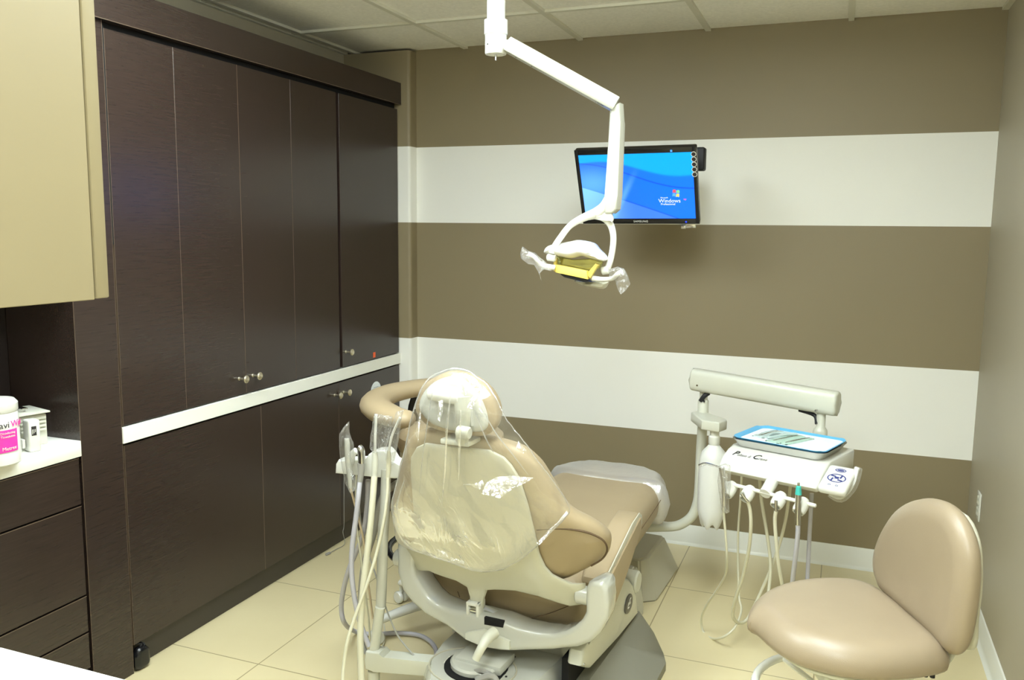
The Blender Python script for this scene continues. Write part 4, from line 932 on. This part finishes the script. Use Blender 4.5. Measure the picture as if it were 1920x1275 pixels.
hose('syringe_hose', 'thin beige hose from the sleeved syringe looping lowest to the floor', [hv(1356, 950, -.29), hv(1358, 975, -.28), hv(1361, 1010, -.27), hv(1363, 1050, -.25), hv(1360, 1078, -.2), hv(1345, 1105, -.15), hv(1325, 1135, -.1), hv(1315, 1160, -.06), hv(1319, 1185, -.05), hv(1335, 1197, -.08), hv(1355, 1195, -.12), hv(1375, 1180, -.1), hv(1386, 1160, -.05), hv(1390, 1140, 0), hv(1386, 1120, .02), hv(1384, 1060, .05), hv(1384, 1000, .06), hv(1388, 940, .06), hv(1391, 884, .05)], .0042, 'hose_b')
hose('handpiece_hose', 'beige hose looping down from the second holder', [hv(1401, 938, -.272), hv(1406, 955, -.26), hv(1408, 985, -.25), hv(1404, 1030, -.22), hv(1393, 1080, -.18), hv(1380, 1120, -.15), hv(1374, 1145, -.12), hv(1376, 1160, -.10), hv(1387, 1168, -.06), hv(1400, 1162, -.02), hv(1415, 1135, .02), hv(1440, 1080, .05), hv(1455, 1040, .06), hv(1472, 980, .07), hv(1483, 905, .06)], .0062, 'hose_b')
hose('fitting_hose', 'beige hose hanging straight from the third holder', [hv(1455, 958, -.285), hv(1453, 975, -.28), hv(1455, 1010, -.27), hv(1460, 1060, -.25), hv(1467, 1100, -.22), hv(1472, 1150, -.18), hv(1462, 1180, -.12), hv(1448, 1165, -.05), hv(1441, 1120, .0), hv(1445, 1060, .04), hv(1438, 1000, .05), hv(1428, 940, .05), hv(1424, 895, .05)], .0062, 'hose_b')
hose('scaler_hose', 'pale hose hanging under the teal handpiece', [hv(1496, 982, -.285), hv(1496, 1000, -.28), hv(1492, 1040, -.26), hv(1486, 1090, -.22), hv(1484, 1140, -.18), hv(1495, 1170, -.10), hv(1510, 1140, -.02), hv(1514, 1080, .05), hv(1518, 1000, .06), hv(1522, 925, .06)], .0075, 'hose_l')
# tray and its contents
TF = HF
t = thing('instrument_tray', 'shallow steel tray on top of the delivery head lined with blue film', 'tray', HF.W(0, 0, .772))
def rrect(w, h, r, n=5, cx=0, cy=0):
    out = []
    for sx_, sy_, a0 in ((1, 1, 0), (-1, 1, PI/2), (-1, -1, PI), (1, -1, 1.5*PI)):
        for k in range(n+1): a = a0+PI/2*k/n; out.append((cx+sx_*(w/2-r)+r*math.cos(a), cy+sy_*(h/2-r)+r*math.sin(a)))
    return out
def dish(bm, w, h, r, z0, z1, th=.002, lip=.004):
    rg = []
    for (gw, z) in ((-.016, z0), (0, z1-.004), (lip, z1), (lip-.001, z1+.001), (-.003, z1-.003), (-.02, z0+th)):
        rg.append([bm.verts.new((x, y, z)) for x, y in rrect(w+gw*2, h+gw*2, r+gw*.5)])
    n = len(rg[0])
    for a, b_ in zip(rg, rg[1:]):
        for i in range(n): bm.faces.new((a[i], a[(i+1) % n], b_[(i+1) % n], b_[i]))
    bm.faces.new(rg[-1]); bm.faces.new(list(reversed(rg[0])))
bm = B(); dish(bm, .335, .24, .035, .7695, .797); obj('pan', bm, 'tray', t, mtx=HM)
bm = B(); dish(bm, .325, .23, .032, .778, .8035, lip=.006, th=.006)
for v in bm.verts: v.co.z += .005*noise.noise(V(v.co.x*38, v.co.y*38, 0)) if v.co.z > .795 else .0
o = obj('blue_tray_cover', bm, 'blue', None, mtx=HM); tag(o, 'light blue plastic liner wrapped over the steel tray rim', 'tray cover')
bm = B(); bm2 = prism(bm, [(x, y, .798) for x, y in rrect(.302, .212, .024, cx=.008)], (0, 0, .0015)); o = obj('tray_paper', bm, 'paper', None, mtx=HM); tag(o, 'white paper sheet lying in the blue lined tray', 'paper')
def pouch(name, label, cx, cy, w, h, rot, z, m, cat='pouch'):
    Mp = HM @ Matrix.Translation((cx, cy, z)) @ Matrix.Rotation(rot, 4, 'Z')
    bm = B(); puff(bm, rrect(w, h, .003, 2), lambda a, b_, hh: V(a, b_, hh+.0015*noise.noise(V(a*80, b_*60, cx*9))), .004, .0005, .012, .008)
    tt = thing(name, label, cat, HF.W(cx, cy, z)); obj('wrapper', bm, m, tt, mtx=Mp)
    bm = B(); tube(bm, [(-w*.1, -h*.4, .003), (0, 0, .005), (w*.05, h*.42, .003)], .002, 6, 4); obj('instrument', bm, 'steel', tt, mtx=Mp)
pouch('instrument_pouch', 'clear pouch with a dark instrument, left end of the tray paper', -.085, .02, .05, .15, -.15, .8, 'pouch_c')
pouch('instrument_pouch', 'pale green sealed pouch in the middle of the tray paper', -.01, -.01, .055, .17, -.2, .8, 'pouch_g')
pouch('instrument_pouch', 'green edged clear pouch nearest the empty half of the tray paper', .035, -.015, .03, .16, -.25, .8005, 'pouch_g')
bm = B(); tube(bm, [(-.06, -.05, .805), (-.065, .0, .81), (-.05, .04, .808), (-.01, .03, .814), (.01, .04, .812), (-.02, .01, .811), (-.05, -.04, .806)], .004, 8, 6, closed=True); o = obj('saliva_tubing', bm, 'pouch_c', None, mtx=HM); tag(o, 'coiled clear tubing between the pouches on the tray', 'tubing')

# ================================================================ ASSISTANT ARM (left)
AV = lambda x, y, v=2.3: WORLD.v(x, y, v)
t = thing('instrument_stand', 'white assistant instrument arm with holder bar left of the chair', 'instrument arm', (-1.33, 2.28, 0))
bm = B(); prism(bm, [AV(682, 1238, 2.25), AV(685, 1222, 2.25), AV(712, 1224, 2.25), AV(716, 1236, 2.25), AV(875, 1246, 2.25), AV(882, 1254, 2.25), AV(880, 1268, 2.25), AV(868, 1275, 2.25), AV(700, 1260, 2.25), AV(684, 1256, 2.25)], (0, .05, 0), .006, 3); obj('lower_arm', bm, 'offwhite', t)
bm = B(); tube(bm, [AV(701, 1228, 2.275), AV(707, 1180, 2.275), AV(713, 1138, 2.275)], .0165, 18); obj('lower_post', bm, 'offwhite', t)
bm = B(); tube(bm, [AV(714, 1140, 2.285), AV(716, 1080, 2.285), AV(718, 1000, 2.29), AV(722, 945, 2.30), AV(724, 880, 2.31)], [.0165, .017, .0175, .017, .016], 18, 4); obj('upper_post', bm, 'grey', t)
bm = B(); cyl(bm, (AV(701, 1256, 2.275).x, 2.275, 0.0), (AV(701, 1256, 2.275).x, 2.275, AV(701, 1256, 2.275).z), .02, 18, .002); obj('floor_foot', bm, 'offwhite', t)
bm = B(); pr_ = [AV(628, 888), AV(629, 870), AV(634, 862), AV(686, 866), AV(690, 852), (AV(700, 845)), AV(720, 844), AV(728, 852), AV(731, 868), AV(751, 870), AV(755, 878), AV(754, 896), AV(740, 898), AV(700, 894)]
prism(bm, pr_, (0, .055, 0), .006, 3); obj('holder_bar', bm, 'white', t)
bm = B(); tube(bm, [AV(658, 868, 2.29), AV(661, 852, 2.29), AV(668, 845, 2.29)], .011, 12, 4); obj('holder_hook', bm, 'white', t)
def fl_sleeve(par, pts, v, name='barrier_sleeve', hh=.012):
    bm = B(); puff(bm, [(AV(*p, v).x, AV(*p, v).z) for p in pts], lambda a, b_, h: V(a, v-h+.005*noise.noise(V(a*40, 1, b_*40)), b_), hh, hh, .012, .008); return obj(name, bm, 'sleeve', par)
s = thing('air_water_syringe', 'syringe bagged in a clear sleeve at the left end of the assistant arm', 'syringe', AV(652, 880, 2.27))
bm = B(); tube(bm, [AV(650, 822, 2.27), AV(651, 835, 2.27), AV(652, 860, 2.27), AV(655, 890, 2.27), AV(657, 915, 2.27)], [.008, .009, .009, .008, .006], 12, 4); obj('handle', bm, 'grey', s)
fl_sleeve(s, [(637, 812), (645, 800), (655, 789), (654, 812), (662, 830), (663, 855), (660, 880), (669, 905), (668, 918), (658, 925), (648, 905), (644, 885), (639, 860), (637, 835)], 2.265)
s = thing('curing_handpiece', 'silver headed handpiece in the second slot of the assistant arm', 'handpiece', AV(677, 880, 2.28))
bm = B(); tube(bm, [AV(673, 838, 2.28), AV(677, 845, 2.28), AV(678, 868, 2.28)], [.010, .0125, .0115], 14, 3); obj('head', bm, 'steel', s)
bm = B(); tube(bm, [AV(677, 868, 2.28), AV(677, 885, 2.28), AV(675, 903, 2.28)], [.0125, .010, .009], 14, 3); obj('sleeve', bm, 'hose_g', s)
s = thing('high_volume_suction', 'white straight suction tip under a clear sleeve on the assistant arm', 'suction tip', AV(703, 880, 2.27))
bm = B(); tube(bm, [AV(705, 778, 2.27), AV(703.5, 815, 2.27), AV(703, 850, 2.27)], .0048, 12); obj('tip', bm, 'white', s)
bm = B(); tube(bm, [AV(703, 848, 2.27), AV(703, 868, 2.27), AV(702, 895, 2.27)], [.009, .0105, .0095], 14, 3); obj('body', bm, 'offwhite', s)
fl_sleeve(s, [(702, 775), (718, 778), (736, 781), (732, 810), (724, 843), (700, 848), (693, 840), (697, 810)], 2.268)
s = thing('saliva_ejector', 'thin bent saliva ejector in a clear sleeve, rightmost on the assistant arm', 'suction tip', AV(729, 880, 2.27))
bm = B(); tube(bm, [AV(750, 783, 2.27), AV(742, 800, 2.27), AV(734, 820, 2.27), AV(729, 846, 2.27)], .0042, 10, 4); obj('tip', bm, 'white', s)
bm = B(); tube(bm, [AV(729, 845, 2.27), AV(729, 870, 2.27), AV(727, 897, 2.27)], [.006, .008, .007], 12, 3); obj('body', bm, 'hose_b', s)
fl_sleeve(s, [(743, 772), (757, 769), (750, 800), (745, 840), (738, 870), (724, 868), (722, 845), (730, 810)], 2.266)
hv2 = lambda x, y, v=2.3: AV(x, y, v)
hose('suction_hose', 'thick pale hose running down from the straight suction tip to the floor', [AV(702, 893, 2.27), AV(700, 920, 2.26), AV(695, 980, 2.24), AV(687, 1050, 2.22), AV(680, 1110, 2.2), AV(676, 1170, 2.18), AV(676, 1230, 2.16), AV(680, 1290, 2.14), AV(700, 1320, 2.16)], .0105, 'hose_b')
hose('ejector_hose', 'pale yellow hose crossing in front of the others down to the bottom edge', [AV(727, 896, 2.25), AV(726, 930, 2.24), AV(720, 975, 2.22), AV(708, 1030, 2.2), AV(690, 1090, 2.17), AV(668, 1150, 2.14), AV(652, 1200, 2.11), AV(644, 1250, 2.09), AV(642, 1290, 2.07)], [.0052]*7, 'hose_b')
hose('handpiece_hose', 'lavender grey hose hanging from the second slot of the assistant arm', [AV(675, 902, 2.28), AV(672, 930, 2.27), AV(667, 975, 2.27), AV(661, 1020, 2.27), AV(659, 1065, 2.27), AV(663, 1110, 2.27), AV(672, 1155, 2.27), AV(683, 1190, 2.27), AV(692, 1212, 2.27)], .0085, 'hose_l')
hose('coiled_grey_hose', 'grey hose looping on the floor behind the assistant arm', [AV(690, 900, 2.36), AV(688, 950, 2.37), AV(681, 1000, 2.38), AV(668, 1035, 2.4), AV(655, 1065, 2.4), AV(644, 1105, 2.42), AV(640, 1140, 2.44), AV(646, 1168, 2.46), WORLD.z(666, 1184, .02), WORLD.z(700, 1189, .012), WORLD.z(745, 1187, .012), WORLD.z(785, 1191, .012), WORLD.z(808, 1204, .012), WORLD.z(818, 1222, .012), WORLD.z(812, 1240, .012), WORLD.z(798, 1250, .012)], .0085, 'hose_l')
hose('second_suction_hose', 'tapered grey hose behind the assistant post', [AV(745, 905, 2.36), AV(722, 925, 2.36), AV(712, 950, 2.36), AV(700, 1000, 2.36), AV(685, 1050, 2.37), AV(678, 1090, 2.38), AV(675, 1140, 2.40), AV(678, 1200, 2.42), AV(690, 1230, 2.42)], [.011, .012, .012, .010, .008, .008], 'hose_g')
hose('thin_tube', 'thin brown cable arcing from the assistant post to the chair base', [AV(670, 900, 2.33), AV(672, 930, 2.33), AV(678, 990, 2.33), AV(690, 1035, 2.33), AV(705, 1080, 2.32), AV(722, 1135, 2.31), AV(745, 1190, 2.3), AV(775, 1228, 2.29), AV(790, 1245, 2.28)], .0026, 'hose_g')
hose('thin_air_line', 'thin orange tan line beside the bagged syringe', [AV(657, 915, 2.29), AV(664, 940, 2.3), AV(674, 980, 2.31), AV(682, 1015, 2.32), AV(686, 1060, 2.33), AV(694, 1120, 2.33), AV(699, 1160, 2.33)], .0036, 'shield')
hose('clear_air_line', 'thin pale line hanging straight behind the lavender hose', [AV(669, 872, 2.31), AV(667, 930, 2.31), AV(668, 980, 2.31), AV(676, 1040, 2.32), AV(683, 1100, 2.32), AV(690, 1150, 2.33), AV(694, 1200, 2.33)], .0032, 'hose_b')
hose('floor_cable', 'small curl of beige cable on the floor by the assistant post', [WORLD.z(720, 1170, .006), WORLD.z(722, 1195, .006), WORLD.z(716, 1212, .006), WORLD.z(700, 1214, .006), WORLD.z(680, 1200, .006), WORLD.z(664, 1180, .006), WORLD.z(661, 1160, .006)], .003, 'hose_b')

# ================================================================ ASSISTANT STOOL (behind the chair)
t = thing('assistant_stool', 'assistant stool with a curved tan torso bar, half hidden behind the dental chair', 'stool', (-1.36, 2.86, 0))
ac = V(-1.25, 2.80, 0)
bm = B(); ring_pts = []
for k in range(15):
    a = math.radians(-106-k*9.6); ring_pts.append(V(ac.x+.345*math.cos(a), ac.y+.33*math.sin(a), .893+.012*k/14))
rr = [.045, .056, .058, .056, .054, .05, .048, .046]
tube(bm, ring_pts, rr, 16, 3, flat=.68, up=V(0, 0, 1))
lathe(bm, [(0, -.03), (.02, -.026), (.036, -.014), (.045, 0)], 16, axis_m(ring_pts[0], ring_pts[1]) @ Matrix.Diagonal((1, .7, 1, 1)))
obj('torso_bar', bm, 'tan', t)
bm = B(); lathe(bm, [(0, .70), (.17, .70), (.195, .712), (.203, .735), (.20, .765), (.175, .787), (.10, .795), (0, .797)], 40, Matrix.Translation((-1.345, 2.84, 0))); obj('seat', bm, 'tan', t)
bm = B(); tube(bm, [(-1.56, 2.98, .89), (-1.60, 3.0, .8), (-1.56, 2.97, .71), (-1.45, 2.9, .69), (-1.345, 2.84, .69)], .012, 12, 5); obj('bar_support', bm, 'blackm', t)
bm = B(); cyl(bm, (-1.345, 2.84, .12), (-1.345, 2.84, .45), .028, 20, .002); cyl(bm, (-1.345, 2.84, .45), (-1.345, 2.84, .70), .016, 20); obj('column', bm, 'blackm', t)
bm = B(); tube(bm, [(-1.345+.235*math.cos(a), 2.84+.235*math.sin(a), .32) for a in [2*PI*k/36 for k in range(36)]], .012, 10, closed=True)
for k in range(4): a = PI/4+k*PI/2; tube(bm, [(-1.345+.02*math.cos(a), 2.84+.02*math.sin(a), .30), (-1.345+.23*math.cos(a), 2.84+.23*math.sin(a), .32)], .007, 8)
obj('foot_ring', bm, 'black', t)
def star_base(par, cx, cy, R_, m, rot=0, z=.10, skip=()):
    hub = B(); lathe(hub, [(0, .07), (.04, .07), (.045, .09), (.04, .14), (0, .145)], 24, Matrix.Translation((cx, cy, 0))); obj('hub', hub, m, par)
    for k in range(5):
        a = rot+k*2*PI/5; d = V(math.cos(a), math.sin(a), 0)
        bm = B(); tube(bm, [V(cx, cy, z+.015)+d*.02, V(cx, cy, z+.01)+d*R_*.5, V(cx, cy, z-.015)+d*R_], [.026, .023, .017], 12, 4, flat=.8); lg_ = obj('leg', bm, m, par)
        e = V(cx, cy, 0)+d*R_; tdir = V(-d.y, d.x, 0)
        bm = B()
        for s_ in (-1, 1): lathe(bm, [(0, -.008), (.022, -.008), (.025, -.004), (.025, .004), (.022, .008), (0, .008)], 20, axis_m(e+tdir*.014*s_+V(0, 0, .0255), e+tdir*.014*s_+V(0, 0, .0255)+tdir))
        cyl(bm, e+V(0, 0, .045), e+V(0, 0, .08), .008, 10); obj('caster', bm, 'white' if m == 'white' else 'blackm', lg_)
star_base(t, -1.345, 2.84, .30, 'white', math.radians(158))

# ================================================================ DOCTOR STOOL (right front)
SF = Frame((.215, 2.25, 0), -67.6); SM = SF.M
t = thing('doctor_stool', 'large tan padded stool with a rounded backrest at the lower right', 'stool', (.08, 2.16, 0))
so1 = [SF.z(*p, .553) for p in ((1402, 1152), (1408, 1128), (1438, 1104), (1490, 1088), (1550, 1082), (1612, 1087), (1662, 1108), (1722, 1162), (1785, 1228))]
so2 = [SF.z(*p, .515) for p in ((1784, 1245), (1752, 1263), (1700, 1270), (1640, 1272), (1585, 1266), (1530, 1253), (1485, 1237), (1448, 1214), (1416, 1184))]
sol = smooth2([(p.x, p.y) for p in so1[:-1]]+[(p.x, p.y-.004) for p in so2], 3)
def seatS(a, b_, h): return V(a, b_, .530+h-.010*((a)**2+(b_+.18)**2)/.06)
bm = B(); puff(bm, sol, seatS, .055, .035, .06, .018); obj('seat', bm, 'tan_stool', t, mtx=SM)
bm = B(); puff(bm, [(p[0]*.8-.0, -.18+(p[1]+.18)*.8) for p in [(q_.x, q_.y) for q_ in sol]], lambda a, b_, h: V(a, b_, .488+h), .008, .012, .02, .03); obj('seat_pan', bm, 'offwhite', t, mtx=SM)
bo_ = [(1740, 934), (1712, 940), (1688, 955), (1668, 982), (1654, 1012), (1647, 1040), (1648, 1072), (1655, 1095), (1662, 1110), (1700, 1145), (1745, 1185), (1772, 1212), (1790, 1228), (1803, 1222), (1814, 1195), (1824, 1140), (1829, 1080), (1826, 1030), (1812, 985), (1790, 952), (1766, 938)]
sb = lambda u, z: .018+.12*(z-.58)*0
bm = B(); puff(bm, smooth2([(SF.v(*p, .03).x, SF.v(*p, .03).z) for p in bo_], 3), lambda a, b_, h: V(a, .03-h*1.0, b_), .03, .03, .045, .018); bk_ = obj('backrest', bm, 'tan_stool', t, mtx=SM)
bsx = [(1770, 950), (1720, 955), (1690, 995), (1680, 1040), (1685, 1090), (1715, 1140), (1790, 1206), (1806, 1217), (1828, 1214), (1832, 1160), (1838, 1110), (1839, 1060), (1834, 1012), (1812, 966)]
bm = B(); puff(bm, smooth2([(SF.v(*p, .075).x, SF.v(*p, .075).z) for p in bsx], 3), lambda a, b_, h: V(a, .075-h, b_), .012, .012, .02, .02); obj('back_shell', bm, 'shell', t, mtx=SM)
bm = B(); tube(bm, [(.02, .085, .66), (.02, .10, .55), (.02, .07, .47), (.02, -.02, .455), (.02, -.15, .455)], .016, 12, 5, flat=.5); obj('back_support', bm, 'offwhite', t, mtx=SM)
bm = B(); box(bm, -.09, .10, -.26, -.04, .445, .475, .006); mch = obj('tilt_mechanism', bm, 'offwhite', t, mtx=SM)
bm = B()
for q_ in ((1735, 1268), (1748, 1270)): p = SF.z(*q_, .47); cyl(bm, p, p+V(0, 0, .02), .006, 10)
tube(bm, [(.05, -.14, .45), (.15, -.14, .45), (.19, -.14, .44)], .005, 8); obj('lever', bm, 'blackm', t, mtx=SM)
cxs = SF.W(.0, -.17, 0)
bm = B(); cyl(bm, (cxs.x, cxs.y, .12), (cxs.x, cxs.y, .30), .028, 20, .002); cyl(bm, (cxs.x, cxs.y, .30), (cxs.x, cxs.y, .45), .016, 20); obj('column', bm, 'steel', t)
bm = B(); tube(bm, [(cxs.x+.212*math.cos(a), cxs.y+.212*math.sin(a), .37) for a in [2*PI*k/40 for k in range(40)]], .011, 10, closed=True)
for k in range(3): a = .3+k*2*PI/3; tube(bm, [(cxs.x+.02*math.cos(a), cxs.y+.02*math.sin(a), .35), (cxs.x+.207*math.cos(a), cxs.y+.207*math.sin(a), .37)], .007, 8)
obj('foot_ring', bm, 'white', t)
star_base(t, cxs.x, cxs.y, .27, 'white', .5)

# ================================================================ CAMERA, RENDER LOOK
cd = bpy.data.cameras.new('camera'); cam = bpy.data.objects.new('camera', cd); col.objects.link(cam)
cd.sensor_width = 36; cd.lens = FPX*36/1920; cd.clip_start = .01
Mc = Matrix(((RT.x, UP.x, -FW.x, CAM.x), (RT.y, UP.y, -FW.y, CAM.y), (RT.z, UP.z, -FW.z, CAM.z), (0, 0, 0, 1)))
cam.matrix_world = Mc
scn.camera = cam
w = bpy.data.worlds.new('world'); scn.world = w; w.use_nodes = True; w.node_tree.nodes['Background'].inputs[0].default_value = (.02, .02, .02, 1)
vs = scn.view_settings; vs.view_transform = 'Standard'; vs.look = 'None'; vs.gamma = 1; vs.exposure = .84; vs.use_curve_mapping = False
